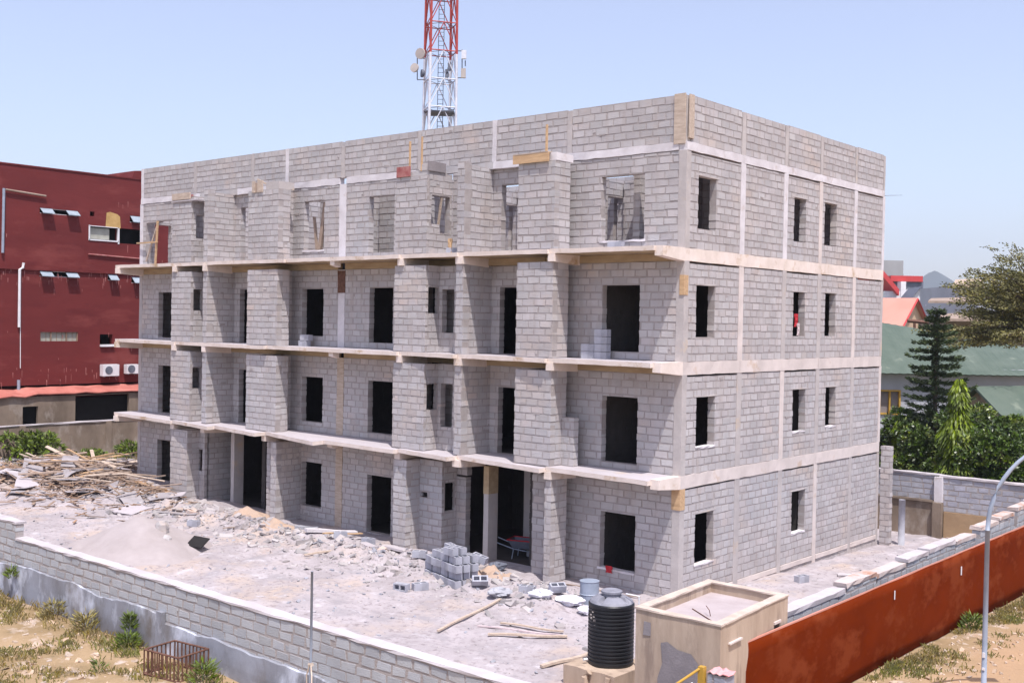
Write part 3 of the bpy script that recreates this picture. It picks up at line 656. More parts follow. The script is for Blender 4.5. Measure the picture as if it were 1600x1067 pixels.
mb = MB(); rough_bar(mb, (XR+.04, -14, 9.85), (XR+.04, 30, 9.85), .10, .16, 1, .01); mb.build('string_course', 'redwall', RBd)
mb = MB(); mb.box(XR-.4, XR+.04, -14, 30, 15.15, 15.22, .0); mb.build('parapet_cap', 'redwall', RBd)
mb = MB(); mb.add([(-46, 7.2, 15.2), (-40.6, 7.2, 15.2), (-40.6, 7.35, 15.7), (-46, 7.35, 15.7), (-46, 12.5, 15.2), (-40.6, 12.5, 15.2), (-40.6, 12.5, 16.3), (-46, 12.5, 16.3)],
       [(0, 1, 2, 3), (1, 5, 6, 2), (3, 2, 6, 7), (0, 3, 7, 4), (4, 7, 6, 5)])
mb.build('stair_roof', 'redwall', RBd)
mb = MB(); mb.box(XR-1.2, XR-.9, -13, 29, 4, 14.2); mb.build('interior_shade', 'dark', RBd)  # near-black box behind the window holes, standing in for shade indoors
def louvre(y0, y1, z0, z1, n=3, skip=(1,)):
    wn = bpy.data.objects.new('window', None); COL.objects.link(wn); wn.parent = RBd
    f_ = MB()
    for (a, b, c, d_) in ((y0, y1, z1-.03, z1), (y0, y1, z0, z0+.03), (y0, y0+.03, z0, z1), (y1-.03, y1, z0, z1)): f_.box(XR-.12, XR-.06, a, b, c, d_)
    f_.build('frame', 'white', wn)
    for i in range(n):
        if i in skip: continue
        a = y0+(y1-y0)*i/n+.03; b = y0+(y1-y0)*(i+1)/n-.03; g = MB()
        g.add([(XR-.05, a, z1), (XR-.05, b, z1), (XR+.32, b, z0+.0), (XR+.32, a, z0+.0), (XR-.05, a, z1+.02), (XR-.05, b, z1+.02), (XR+.32, b, z0+.03), (XR+.32, a, z0+.03)],
              [(0, 1, 2, 3), (7, 6, 5, 4), (0, 4, 5, 1), (1, 5, 6, 2), (2, 6, 7, 3), (3, 7, 4, 0)])
        g.build('pane', 'glassgrey', wn)
louvre(1.62, 3.73, 12.82, 13.1); louvre(1.62, 3.73, 9.55, 9.84); louvre(5.46, 6.03, 9.5, 9.84, 1, ()); louvre(6.76, 7.4, 12.75, 13.12, 1, ()); louvre(6.9, 7.6, 9.4, 9.75, 1, ())
mb = MB(); mb.box(XR-.2, XR-.12, 1.72, 3.8, 6.18, 6.66); mb.build('window', 'khaki', RBd)
mb = MB()
for i in range(7): mb.box(XR-.14, XR-.1, 1.78+.29*i, 1.8+.29*i, 6.18, 6.66)
for a in (1.72, 2.3, 3.15, 3.76): mb.box(XR-.12, XR-.03, a, a+.04, 6.18, 6.66)
mb.build('window_bars', 'woodold', RBd)
mb = MB(); mb.box(XR-.25, XR-.12, 4.45, 5.6, 11.7, 12.3); mb.build('curtain', 'khaki', RBd)
mb = MB()
for (a, b, c, d_) in ((4.36, 6.08, 11.60, 11.67), (4.33, 4.4, 11.6, 12.42), (6.04, 6.12, 11.5, 12.4), (4.36, 6.1, 12.36, 12.4)): mb.box(XR-.1, XR+.04, a, b, c, d_)
mb.build('window_frame', 'white', RBd)
mb = MB(); mb.add([(XR+.02, 5.3, 12.38), (XR+.02, 6.2, 12.36), (XR+.02, 6.15, 13.0), (XR+.02, 6.0, 13.12), (XR+.02, 5.55, 13.22), (XR+.02, 5.35, 13.15)], [(0, 1, 2, 3, 4, 5)]); mb.build('patched_render', 'yellowpatch', RBd)
def pipe(pts, r=.06, m='white'): mb = MB(); mb.tube(pts, r, 8); mb.build('drain_pipe', m, RBd)
pipe([(XR+.1, .75, 10.2), (XR+.1, .72, 9.95), (XR+.1, .55, 9.85), (XR+.1, .55, 6.9)], .07)
pipe([(XR+.1, -.3, 13.9), (XR+.1, -.33, 10.65)], .07, 'steel'); pipe([(XR+.1, -.2, 13.85), (XR+.1, 1.9, 13.72)], .05, 'woodold')
pipe([(XR+.1, .55, 4.2), (XR+.1, .56, 3.7)], .08, 'steel'); pipe([(XR+.06, 4.3, 10.85), (XR+.06, 8, 10.75)], .04, 'redstain'); pipe([(XR+.05, .62, 9.7), (XR+.05, .66, 4.8)], .02, 'white')
def ac(y, z, wd=.95, hg=.62):
    a = bpy.data.objects.new('air_conditioner', None); COL.objects.link(a); a.parent = RBd
    m1 = MB(); m1.box(XR+.08, XR+.42, y, y+wd, z, z+hg, .004); m1.build('casing', 'white', a)
    m2 = MB(); m2.lathe([(.22, 0), (.22, .01), (.02, .012)], (0, 0, 0), 20)
    o = m2.build('fan_grille', 'towergrey', a); o.rotation_euler = (0, R(90), 0); o.location = (XR+.425, y+wd*.36, z+hg/2)
    m3 = MB(); m3.box(XR, XR+.4, y+.1, y+.14, z-.05, z); m3.box(XR, XR+.4, y+wd-.14, y+wd-.1, z-.05, z); m3.build('bracket', 'steel', a)
ac(5.03, 4.3); ac(6.45, 4.4, .75, .5)
mb = MB()
for _ in range(190):
    y = rnd.uniform(-3, 9); z = rnd.choice((rnd.uniform(9.2, 9.9), rnd.uniform(9.5, 9.95), rnd.uniform(4.0, 4.9), rnd.uniform(4.0, 14))); l = rnd.uniform(.08, .5); w_ = rnd.uniform(.015, .05)
    mb.add([(XR+.012, y, z), (XR+.012, y+w_, z-.03), (XR+.012, y+w_*.7, z-l), (XR+.012, y+w_*.2, z-l*.8)], [(0, 1, 2, 3)])
tag(mb.build('stain', 'redstain', RBd), kind='stuff')
for (y, z) in ((5.6, 7.9), (5.9, 7.3), (5.2, 7.6)): pass
mb = MB(); mb.box(XR+.01, XR+.12, 5.05, 5.85, 5.88, 6.0, .01); mb.box(XR+.01, XR+.2, 6.75, 7.7, 5.95, 6.15, .02); mb.build('ledge', 'white', RBd)
# lean-to roof and annex below it
AN = thing('lean_to_shed', 'low lean-to shed with salmon red tin roof against the red building', 'shed')
mb = MB(); n = 46; vs = []; fs = []
for i in range(n+1):
    y = -14+(30)*i/n; dz = .04*(i % 2)+rnd.uniform(-.02, .02)+(.0 if y > .9 else -.08)
    vs += [(XR-.0, y, 3.78+dz), (XR+1.25, y, 3.5+dz+rnd.uniform(-.03, .03))]
for i in range(n): fs.append((i*2, i*2+1, i*2+3, i*2+2))
mb.add(vs, fs); o = mb.build('tin_roof', 'redroof', AN); s_ = o.modifiers.new('t', 'SOLIDIFY'); s_.thickness = .05
mb = MB()
for (a, b, c, d_) in subtract([(-14, 16, 0, 3.4)], [(-4.5, -3.0, 1.6, 2.6), (.3, 1.1, 1.4, 2.9), (3.1, 6.2, .3, 3.35), (6.9, 12, .3, 3.35)]): mb.box(XR+.9, XR+1.1, a, b, c, d_)
mb.build('wall', 'oldwall', AN)
mb = MB(); mb.box(XR+.2, XR+.6, -13, 15, 0, 3.2); mb.build('interior_shade', 'dark', AN)  # near-black box standing in for the shade inside the shed

# ---------------------------------------------------------------- gatehouse, tank, plinth, gate
GH = thing('gatehouse', 'small flat-roofed tan concrete box with a raised parapet and grey patch', 'hut')
gx0, gx1, gy0, gy1, gt = 4.80, 6.58, -9.28, -6.38, 2.40
mb = MB(); t_ = .14
for bxx in ((gx0, gx1, gy0, gy0+t_), (gx0, gx0+t_, gy0+t_, gy1-t_), (gx0, gx1, gy1-t_, gy1)): mb.box(bxx[0], bxx[1], bxx[2], bxx[3], -.1, gt-.02)
for (a, b, c, d_) in subtract([(gy0+t_, gy1-t_, -.1, gt-.02)], [(gy1-.62, gy1-.4, 1.55, 1.95)]): mb.box(gx1-t_, gx1, a, b, c, d_)
mb.build('wall', 'gateplaster', GH)
mb = MB()
for e in ((gx0-.02, gx1+.02, gy0-.02, gy0+.17), (gx0-.02, gx1+.02, gy1-.17, gy1+.02)): rough_bar(mb, (e[0], (e[2]+e[3])/2, gt-.02), (e[1], (e[2]+e[3])/2, gt-.02), .19, .03, .3, .006)
for e in (gx0+.075, gx1-.075): rough_bar(mb, (e, gy0+.17, gt-.018), (e, gy1-.17, gt-.018), .19, .03, .3, .006)
mb.build('parapet_top', 'gatecap', GH)
mb = MB(); mb.box(gx0+t_, gx1-t_, gy0+t_, gy1-t_, gt-.34, gt-.2); mb.build('roof', 'roofdust', GH)
mb = MB(); pv = []
for i in range(18):
    a = 2*math.pi*i/18; pv.append((gx0+.98+.42*math.cos(a)*(1+.1*math.sin(3*a+1)), gy0-.012, 1.35+.62*math.sin(a)*(1+.08*math.cos(2*a))*(1.0 if math.sin(a) < 0 else .8)))
pv = [(min(max(p[0], gx0+.52), gx0+1.36), p[1], max(min(p[2], 1.88), .2) if p[2] > 1.3 else -.05) for p in pv]
pv = [(gx0+.55, gy0-.012, -.05), (gx0+1.32, gy0-.012, -.05), (gx0+1.36, gy0-.012, .9), (gx0+1.38, gy0-.012, 1.6), (gx0+1.2, gy0-.012, 1.78), (gx0+.92, gy0-.012, 1.80), (gx0+.7, gy0-.012, 1.90), (gx0+.56, gy0-.012, 1.86), (gx0+.6, gy0-.012, 1.5), (gx0+.5, gy0-.012, 1.2), (gx0+.56, gy0-.012, .6)]
mb.add(pv, [tuple(range(len(pv)))]); mb.box(gx0+.18, gx0+.33, gy0-.015, gy0+.0, 1.93, 2.18, .006); mb.build('cement_patch', 'patch', GH)
mb = MB(); mb.box(gx1, gx1+.03, gy1-.66, gy1-.36, 1.95, 2.0); mb.box(gx1, gx1+.05, gy0+.3, gy0+.8, 2.0, 2.03); mb.build('ledge', 'concrete', GH)
mb = MB(); mb.tube([(gx0+1.0, gy0+1.1, gt-.2), (gx0+1.0, gy0+1.05, gt-.08), (gx0+.85, gy0+1.2, gt-.05)], .008, 6); mb.tube([(gx0+.5, gy0+1.3, gt-.19), (gx0+1.3, gy0+.7, gt-.185)], .01, 6); mb.build('rebar', 'rustbar', GH)

for o in GH.children:      # the hut is not quite square in plan
    for v_ in o.data.vertices: v_.co.x -= (v_.co.y+7.85)*.065
PL = thing('tank_plinth', 'cracked tan concrete plinth under the black water tank', 'plinth')
mb = MB(); rough_bar(mb, (2.08, -7.12, -.2), (3.40, -7.12, -.2), 1.35, .62, .3, .02); mb.build('slab', 'gateplaster', PL)
mb = MB(); mb.tube([(2.75, -7.87, -.1), (2.7, -7.87, .3), (2.8, -7.85, .42)], .07, 7); mb.tube([(3.2, -7.87, -.1), (3.25, -7.82, .38)], .06, 7); mb.build('bracing', 'gateplaster', PL)
TK = thing('water_tank', 'black ribbed plastic water tank with a dusty grey top', 'water tank')
tc_ = (2.74, -7.02, .42); tr, th_ = .49, 1.34
prof = [(.02, 0), (tr-.02, 0), (tr, .03)]
for i in range(15):
    z = .06+i*.078; prof += [(tr, z), (tr, z+.03), (tr-.022, z+.042), (tr-.022, z+.062)]
prof += [(tr, 1.22), (tr, 1.28), (tr-.02, 1.31)]
mb = MB(); mb.lathe(prof, tc_, 56); mb.build('body', 'black', TK, smooth=False)
def wp(r, z, a):
    lobe = max(0, math.cos(2*a+.6))**.5 if False else (1 if (a*4/(2*math.pi)+.08) % 1 > .16 else 0)
    return (r, z*(.35+.65*lobe) if r > .16 else z)
mb = MB(); mb.lathe([(tr-.02, 0), (tr-.05, .045), (tr-.12, .085), (.3, .12), (.2, .13)], (tc_[0], tc_[1], tc_[2]+1.31), 64, warp=wp); mb.build('top', 'blacktop', TK, smooth=False)
mb = MB(); mb.lathe([(.19, 0), (.2, .07), (.225, .08), (.225, .12), (.17, .14), (.05, .13)], (tc_[0], tc_[1], tc_[2]+1.42), 32); mb.build('lid', 'blacktop', TK)
mb = MB()
for i in range(9): mb.obox((tc_[0]-.12+rnd.uniform(-.09, .09), tc_[1]-tr-.002+.02, tc_[2]+.98+rnd.uniform(-.15, .2)), (.02, 0, 0), (0, .004, 0), (0, 0, .012))
o = mb.build('label_remnant', 'dish', TK)
mb = MB(); mb.tube([(tc_[0]-.3, tc_[1]-.42, tc_[2]+.1), (tc_[0]-.34, tc_[1]-.5, tc_[2]+.1)], .03, 8); mb.build('outlet', 'white', TK)

mb = MB(); mb.tube([(tc_[0]+.3, tc_[1]+.1, tc_[2]+1.5), (tc_[0]+.62, tc_[1]+.12, tc_[2]+1.5), (tc_[0]+.62, tc_[1]+.12, tc_[2]+.2)], .018, 8); mb.build('inlet_pipe', 'white', TK)
GT = thing('gate', 'yellow metal gate leaf with a pale panel next to the tan concrete box', 'gate')
ga, gb = Vector((7.2, -10.8, 0)), Vector((6.2, -12.55, 0))
def gp(u, z): q = ga+(gb-ga)*u; return (q.x, q.y, z)
mb = MB(); mb.tube([gp(0, 2.12), gp(.35, 1.76), gp(1, 1.1)], .022, 8); mb.build('top_bar', 'yellow', GT)
mb = MB(); mb.box(7.16, 7.26, -10.84, -10.74, 0, 2.14); mb.build('post', 'yellow', GT)
mb = MB(); mb.add([gp(.08, .3), gp(.95, .3), gp(.95, 1.05), gp(.35, 1.62), gp(.08, 1.9)], [(0, 1, 2, 3, 4)]); o = mb.build('panel', 'bag', GT); s_ = o.modifiers.new('t', 'SOLIDIFY'); s_.thickness = .02
GP = thing('gate_pillar', 'short grey block pillar with a pink cloth on top by the yellow gate', 'pillar')
mb = MB(); block_wall(mb, (7.3, -10.78), (7.62, -10.78), -.1, 2.05, bl=.32, th=.3); mb.build('pillar', ['blockgrey', 'mortar'], GP)
mb = MB(); vs = [(7.3+.36*i/6, -10.8+.3*j/4, 2.07+.05*noise.noise(Vector((i*.9, j*.8, 1)))+.03*(i % 2)) for j in range(5) for i in range(7)]
mb.add(vs, [(j*7+i, j*7+i+1, j*7+i+8, j*7+i+7) for j in range(4) for i in range(6)]); o = mb.build('cloth', 'clothpink'); s_ = o.modifiers.new('t', 'SOLIDIFY'); s_.thickness = .012
tag(o, 'crumpled pink cloth lying on the short gate pillar', 'cloth')

# ---------------------------------------------------------------- lamp post, thin pole
LP = thing('street_lamp', 'grey curved-arm street lamp post standing on the dirt track', 'lamp post')
bx_, by_ = 9.36, -3.68
mb = MB(); mb.tube([(bx_, by_, -.1), (bx_, by_, 3.7)], .055, 12, .045); mb.build('pole', 'steel', LP, smooth=True)
arm = []; d2 = Vector((rt.x, rt.y, 0))
for i in range(12):
    a = i/11*R(80); arm.append(Vector((bx_, by_, 3.7))+d2*(1.55*(1-math.cos(a)))+Vector((0, 0, 1.75*math.sin(a))))
mb = MB(); mb.tube(arm, .045, 12, .035); mb.build('arm', 'steel', LP, smooth=True)
mb = MB(); e_ = arm[-1]; mb.obox(e_+d2*.3, d2*.32, Vector((-d2.y, d2.x, 0))*.11, Vector((0, 0, .05)), .0); mb.build('lamp_head', 'steel', LP)
mb = MB(); mb.box(bx_-.02, bx_+.03, by_-.065, by_-.05, 1.2, 1.3); mb.box(bx_-.02, bx_+.03, by_-.065, by_-.05, .95, 1.0); mb.build('sticker', 'white', LP)
PO = thing('thin_pole', 'thin pale metal pole with tied ropes in front of the low block wall', 'pole')
qx, qy = 1.25, -13.93
mb = MB(); mb.tube([(qx, qy, -.1), (qx, qy, 1.6), (qx, qy, 3.22)], .026, 10, .022); mb.build('pipe', 'steel', PO, smooth=True)
mb = MB(); mb.tube([(qx, qy, 1.62), (qx+.15, qy-.1, 1.45), (qx+.4, qy-.3, 1.15)], .014, 6); mb.tube([(qx, qy-.02, 1.62), (qx-.05, qy-.05, 1.4), (qx-.03, qy-.05, .9)], .012, 6)
mb.tube([(qx-.04, qy, 1.58), (qx+.04, qy, 1.6)], .035, 8); mb.build('rope', 'woodpale', PO)

# ---------------------------------------------------------------- telecom mast
TW = thing('telecom_mast', 'red and white steel lattice mast with dish antennas behind the building', 'mast')
cx_, cy_ = -36.35, 27.3; th0 = yaw+R(16.7)
def tl(i, z):
    s_ = .865*(1.06-.006*(z-20)); a = th0+R(90)*i+R(45)+R(180); r_ = s_*math.sqrt(2)
    return Vector((cx_+r_*math.cos(a), cy_+r_*math.sin(a), z))
def tm(z): return 'towerred' if 25.3 < z < 31 else 'towerwhite'
for i in range(4):
    mw = MB(); mr_ = MB()
    mw.tube([tl(i, 0), tl(i, 25.3)], .085 if i != 0 else .10, 8); mr_.tube([tl(i, 25.3), tl(i, 34)], .085, 8)
    mw.build('leg', 'towerwhite', TW); mr_.build('leg', 'towerred', TW)
lv = [1.0+1.86*i for i in range(18)]; lv = [z+.32 for z in lv]
br = {'towerwhite': MB(), 'towerred': MB(), 'towergrey': MB()}
for z in lv:
    for i in range(4):
        m_ = br[tm(z+.3)]; j = (i+1) % 4
        m_.tube([tl(i, z), tl(j, z)], .04, 5)
        mid = (tl(i, z+1.86)+tl(j, z+1.86))/2
        m_.tube([tl(i, z), mid], .05 if i % 2 else .035, 5); m_.tube([tl(j, z), mid], .035, 5)
        br['towergrey'].tube([(tl(i, z)+tl(j, z))/2, (tl(j, z)+tl((j+1) % 4, z))/2], .02, 4)
for k, m_ in br.items(): m_.build('bracing' if k != 'towergrey' else 'plan_bracing', k, TW)
mb = MB(); lc = Vector((cx_, cy_, 0))+Vector((fw.x, fw.y, 0))*.4
for s_ in (-.18, .18): mb.tube([lc+Vector((rt.x, rt.y, 0))*s_, lc+Vector((rt.x, rt.y, 0))*s_+Vector((0, 0, 34))], .025, 5)
for i in range(110): z = i*.3; mb.tube([lc-Vector((rt.x, rt.y, 0))*.18+Vector((0, 0, z)), lc+Vector((rt.x, rt.y, 0))*.18+Vector((0, 0, z))], .018, 4)
mb.build('ladder', 'towergrey', TW)
mb = MB(); mb.obox(Vector((cx_, cy_, 21.5)), Vector((rt.x, rt.y, 0))*1.0, Vector((fw.x, fw.y, 0))*.9, (0, 0, .04)); mb.build('platform', 'towergrey', TW)
def px(x, y, d): return CAMLOC+r2*((x-800)/FPX*d)-u2*((y-533.5)/FPX*d)+fw*d
def dish(p, r_, dirv, m_='dish'):
    mb = MB(); mb.lathe([(r_, 0), (r_, .12), (r_*.8, .2), (r_*.3, .26)], (0, 0, 0), 20); mb.add([(r_*math.cos(2*math.pi*k/20), r_*math.sin(2*math.pi*k/20), 0) for k in range(20)], [tuple(range(20))[::-1]])
    o = mb.build('dish_antenna', m_, TW); o.location = p; o.rotation_euler = Vector(dirv).to_track_quat('-Z', 'Y').to_euler()
tr_ = -fw
dish(px(656, 84, 74.2), .36, (rt*-.55-fw)+Vector((0, 0, -.1))); dish(px(647, 106, 74.2), .30, (rt*-.5-fw)+Vector((0, 0, .1))); dish(px(658, 115, 74.6), .26, rt*-1-fw*.3, 'towergrey')
mb = MB()
for (a, b) in (((652, 88), (652, 125)), ((652, 90), (664, 92)), ((652, 125), (664, 125)), ((711, 80), (722, 80)), ((722, 78), (722, 122)), ((711, 122), (724, 122)), ((727, 95), (727, 104))): mb.tube([px(*a, 74.5), px(*b, 74.5)], .035, 6)
mb.build('antenna_bracket', 'towergrey', TW)
for (x, y, h_, m_) in ((725, 86, .55, 'towerwhite'), (724, 115, .62, 'dish')):
    mb = MB(); mb.obox(px(x, y, 74.3), rt*.16, Vector((fw.x, fw.y, 0))*.12, (0, 0, h_/2)); mb.build('panel_antenna', m_, TW)
mb = MB()
for _ in range(7): p = px(700+rnd.uniform(-3, 3), 102+rnd.uniform(-2, 20), 74.8); mb.obox(p, rt*.1, fw*.06, (0, 0, .12), .03)
mb.build('equipment_box', 'towergrey', TW)

# ---------------------------------------------------------------- houses behind
def gable(name, label, cat, c, dx, dy, hw, hr, rz, wm, rm, ov=.4, trim=None):
    """ridge along local x; dx, dy half sizes"""
    T = thing(name, label, cat, loc=(c[0], c[1], 0), rz=rz)
    mb = MB(); mb.box(-dx, dx, -dy, dy, -1, hw); mb.add([(-dx, -dy, hw), (-dx, dy, hw), (-dx, 0, hr-.1)], [(0, 1, 2)]); mb.add([(dx, -dy, hw), (dx, dy, hw), (dx, 0, hr-.1)], [(0, 2, 1)]); mb.build('wall', wm, T)
    mb = MB(); k = (hr-hw)/dy; e = hw-ov*k; x = dx+ov; y = dy+ov
    for s_ in (-1, 1): mb.add([(-x, s_*y, e), (x, s_*y, e), (x, 0, hr), (-x, 0, hr), (-x, s_*y, e-.14), (x, s_*y, e-.14), (x, 0, hr-.14), (-x, 0, hr-.14)], [(0, 1, 2, 3), (4, 7, 6, 5), (0, 4, 5, 1), (0, 3, 7, 4), (1, 5, 6, 2)])
    mb.build('roof', rm, T)
    if trim:
        mb = MB()
        for s_ in (-1, 1):
            mb = MB(); mb.tube([(x, s_*y, e-.08), (x, 0, hr-.08)], .10, 4); mb.build('fascia', trim, T)
    return T
# green-roofed house
GRH = thing('green_roof_house', 'pale house with a long faded green metal roof beyond the rear wall', 'house')
P_ = lambda x, y, d: px(x, y, d)
hd = 70
mb = MB(); cL, cR = P_(1330, 640, hd), P_(1680, 640, hd); dh = Vector(((cR-cL).x, (cR-cL).y, 0)).normalized(); nh = Vector((-dh.y, dh.x, 0))
o0 = Vector((cL.x, cL.y, 0)); Lh = (cR-cL).length
def hp(u, n_, z): q = o0+dh*u+nh*n_; return (q.x, q.y, z)
fr = []
for (a, b, c, d_) in subtract([(0, Lh, -1, 5.2)], [(1.75, 3.0, 2.3, 3.75), (11.0, 11.9, 2.6, 3.9)]): mb.add([hp(a, 0, c), hp(b, 0, c), hp(b, 0, d_), hp(a, 0, d_), hp(a, .2, c), hp(b, .2, c), hp(b, .2, d_), hp(a, .2, d_)], [(0, 1, 2, 3), (0, 3, 7, 4), (1, 5, 6, 2), (2, 6, 7, 3), (0, 4, 5, 1)])
mb.add([hp(0, 9, -1), hp(Lh, 9, -1), hp(Lh, 9, 5.2), hp(0, 9, 5.2)], [(0, 1, 2, 3)]); mb.add([hp(0, 0, -1), hp(0, 9, -1), hp(0, 9, 5.2), hp(0, 0, 5.2)], [(0, 1, 2, 3)]); mb.add([hp(Lh, 0, -1), hp(Lh, 9, -1), hp(Lh, 9, 5.2), hp(Lh, 0, 5.2)], [(0, 1, 2, 3)])
mb.build('wall', 'housewall', GRH)
mb = MB(); n = 60; vs = []; fs = []
for i in range(n+1):
    u = -.6+(Lh+1.2)*i/n; rdg = 8.05-1.6*max(0, u-3.)/(Lh-3)*1.05 if u > 3. else 8.05; dz = .03*(i % 2)
    vs += [hp(u, -.8, 4.85+dz), hp(u, 4.5, rdg+dz), hp(u, 9.8, 4.85+dz)]
for i in range(n): fs += [(i*3, i*3+3, i*3+4, i*3+1), (i*3+1, i*3+4, i*3+5, i*3+2)]
mb.add(vs, fs); o = mb.build('roof', 'greenroof', GRH); s_ = o.modifiers.new('t', 'SOLIDIFY'); s_.thickness = .08
for (u0, u1, v0, v1) in ((1.7, 3.05, 2.25, 3.8), (10.95, 11.95, 2.55, 3.95)):
    mb = MB()
    for (a, b, c, d_) in ((u0, u1, v1-.1, v1), (u0, u1, v0, v0+.1), (u0, u0+.1, v0+.1, v1-.1), (u1-.1, u1, v0+.1, v1-.1), ((u0+u1)/2-.04, (u0+u1)/2+.04, v0+.1, v1-.1)):
        mb.add([hp(a, -.1, c), hp(b, -.1, c), hp(b, -.1, d_), hp(a, -.1, d_), hp(a, .12, c), hp(b, .12, c), hp(b, .12, d_), hp(a, .12, d_)], [(0, 1, 2, 3), (7, 6, 5, 4), (0, 4, 5, 1), (1, 5, 6, 2), (2, 6, 7, 3), (3, 7, 4, 0)])
    wf = mb.build('window', 'yellow', GRH)
    mb = MB(); mb.add([hp(u0, .15, v0), hp(u1, .15, v0), hp(u1, .15, v1), hp(u0, .15, v1)], [(0, 1, 2, 3)]); mb.build('window_pane', 'patch', wf)
# porch with small green gable, nearer
c_ = P_(1575, 640, 58); gable('porch', 'low porch with a green metal roof and tan walls amid the shrubs', 'porch', (c_.x+.5, c_.y), 2.6, 2.4, 3.0, 4.8, yaw+R(24), 'gateplaster', 'greenroof', .5)
ap_ = P_(1434, 465, 100); rz_ = yaw-R(37); c_ = ap_-Vector((math.cos(rz_), math.sin(rz_), 0))*8.4
gable('peach_house', 'peach gabled house with a salmon roof and red fascia behind the green roof', 'house', (c_.x, c_.y), 8, 3.7, 8.0, 10.4, rz_, 'peach', 'salmon', .4, 'trimred')
c_ = P_(1428, 470, 135); gable('white_gable_house', 'white A-frame gable with dark roof behind the peach house', 'house', (c_.x, c_.y), 4, 2.6, 9.2, 12.6, yaw+R(80), 'white', 'towergrey', .4, 'white')
RT = thing('red_topped_building', 'building with a flat bright red roof band behind the peach house', 'building')
def qb(T, name, mat, x0, x1, y0, y1, d, dep=8):
    a, b = P_(x0, y1, d), P_(x1, y1, d); zt = P_((x0+x1)/2, y0, d).z; zb = P_((x0+x1)/2, y1, d).z
    mb = MB(); f2 = Vector((fw.x, fw.y, 0))*dep; A, B_ = Vector((a.x, a.y, zb)), Vector((b.x, b.y, zb)); H_ = Vector((0, 0, zt-zb))
    vs = [A, B_, B_+f2, A+f2]; mb.add(vs+[v+H_ for v in vs], [(0, 1, 5, 4), (1, 2, 6, 5), (2, 3, 7, 6), (3, 0, 4, 7), (4, 5, 6, 7)]); return mb.build(name, mat, T)
qb(RT, 'roof_band', 'trimred', 1392, 1442, 431, 440, 150, 14); qb(RT, 'wall', 'towergrey', 1396, 1440, 440, 560, 150.5, 12)
mb = MB(); a, b = P_(1378, 420, 140), P_(1405, 452, 140); f2 = Vector((fw.x, fw.y, 0))*10
mb.add([a, b, b+f2, a+f2, a-Vector((0, 0, .8)), b-Vector((0, 0, .8)), b+f2-Vector((0, 0, .8)), a+f2-Vector((0, 0, .8))], [(0, 1, 2, 3), (4, 7, 6, 5), (0, 4, 5, 1), (1, 5, 6, 2), (2, 6, 7, 3), (3, 7, 4, 0)]); mb.build('sloping_roof', 'trimred', RT)
qb(RT, 'tower_wall', 'white', 1405, 1413, 440, 560, 149, 3); qb(RT, 'side_wall', 'white', 1380, 1404, 455, 560, 141, 6)
HR = thing('high_rise', 'grey unfinished high-rise block far behind the red roof band', 'building'); qb(HR, 'tower_block', 'highrise', 1360, 1408, 407, 560, 260, 14)
for i in range(6): qb(HR, 'balcony', 'highrise', 1408, 1411.5, 410+i*9, 413+i*9, 262, 6)
for i in range(5): qb(HR, 'window_band', 'towergrey', 1372, 1388, 411+i*9, 415+i*9, 259.8, .15)
WR = thing('white_roof_house', 'low house with a white tin roof left of the tall conical pine', 'house'); 
def flatroof(T, x0, x1, yl, yr, yb, d, m_): 
    a, b, c_, d_ = P_(x0, yb, d), P_(x1, yb, d), P_(x1-8, yr, d+9), P_(x0+5, yl, d+9); mb = MB(); e_ = Vector((0, 0, .2)); mb.add([a, b, c_, d_, a-e_, b-e_, c_-e_, d_-e_], [(0, 1, 2, 3), (4, 7, 6, 5), (0, 4, 5, 1), (1, 5, 6, 2), (2, 6, 7, 3), (3, 7, 4, 0)]); mb.build('roof', m_, T)
qb(WR, 'wall', 'white', 1450, 1488, 476, 560, 121, 8); flatroof(WR, 1446, 1492, 455, 457, 476, 120, 'white')
TR2 = thing('tan_roof_house', 'distant house with a tan and white hipped roof seen through the big tree', 'house')
qb(TR2, 'wall', 'housewall', 1492, 1538, 447, 560, 112, 10); flatroof(TR2, 1488, 1540, 437, 435, 446, 110, 'gateplaster')
SH = thing('market_canopy', 'long pale brown canopy roof beneath the big spreading tree', 'canopy')
flatroof(SH, 1466, 1620, 490, 486, 498, 88, 'woodold'); qb(SH, 'wall', 'oldwall', 1475, 1612, 500, 600, 90, 6); flatroof(SH, 1450, 1530, 466, 464, 470, 100, 'woodold')
for (x, y, d, m_, w_, h_, nm) in ((1545, 470, 140, 'housewall', 40, 30, 'far grey block of flats seen through the big tree'), (1500, 470, 170, 'highrise', 30, 16, 'far low grey building beneath the mountain')):
    T = thing('distant_building', nm, 'building'); qb(T, 'wall', m_, x-w_/2, x+w_/2, y-h_/2, 560, d, 10)
AT = thing('post_with_crossbar', 'dark post with a flat crossbar in front of the peach house', 'post')
mb = MB(); mb.tube([P_(1429, 560, 78), P_(1429, 503, 78)], .09, 6); a, b = P_(1418, 501, 78), P_(1450, 504, 78); mb.tube([a, b], .13, 4); mb.build('frame', 'rustbar', AT)
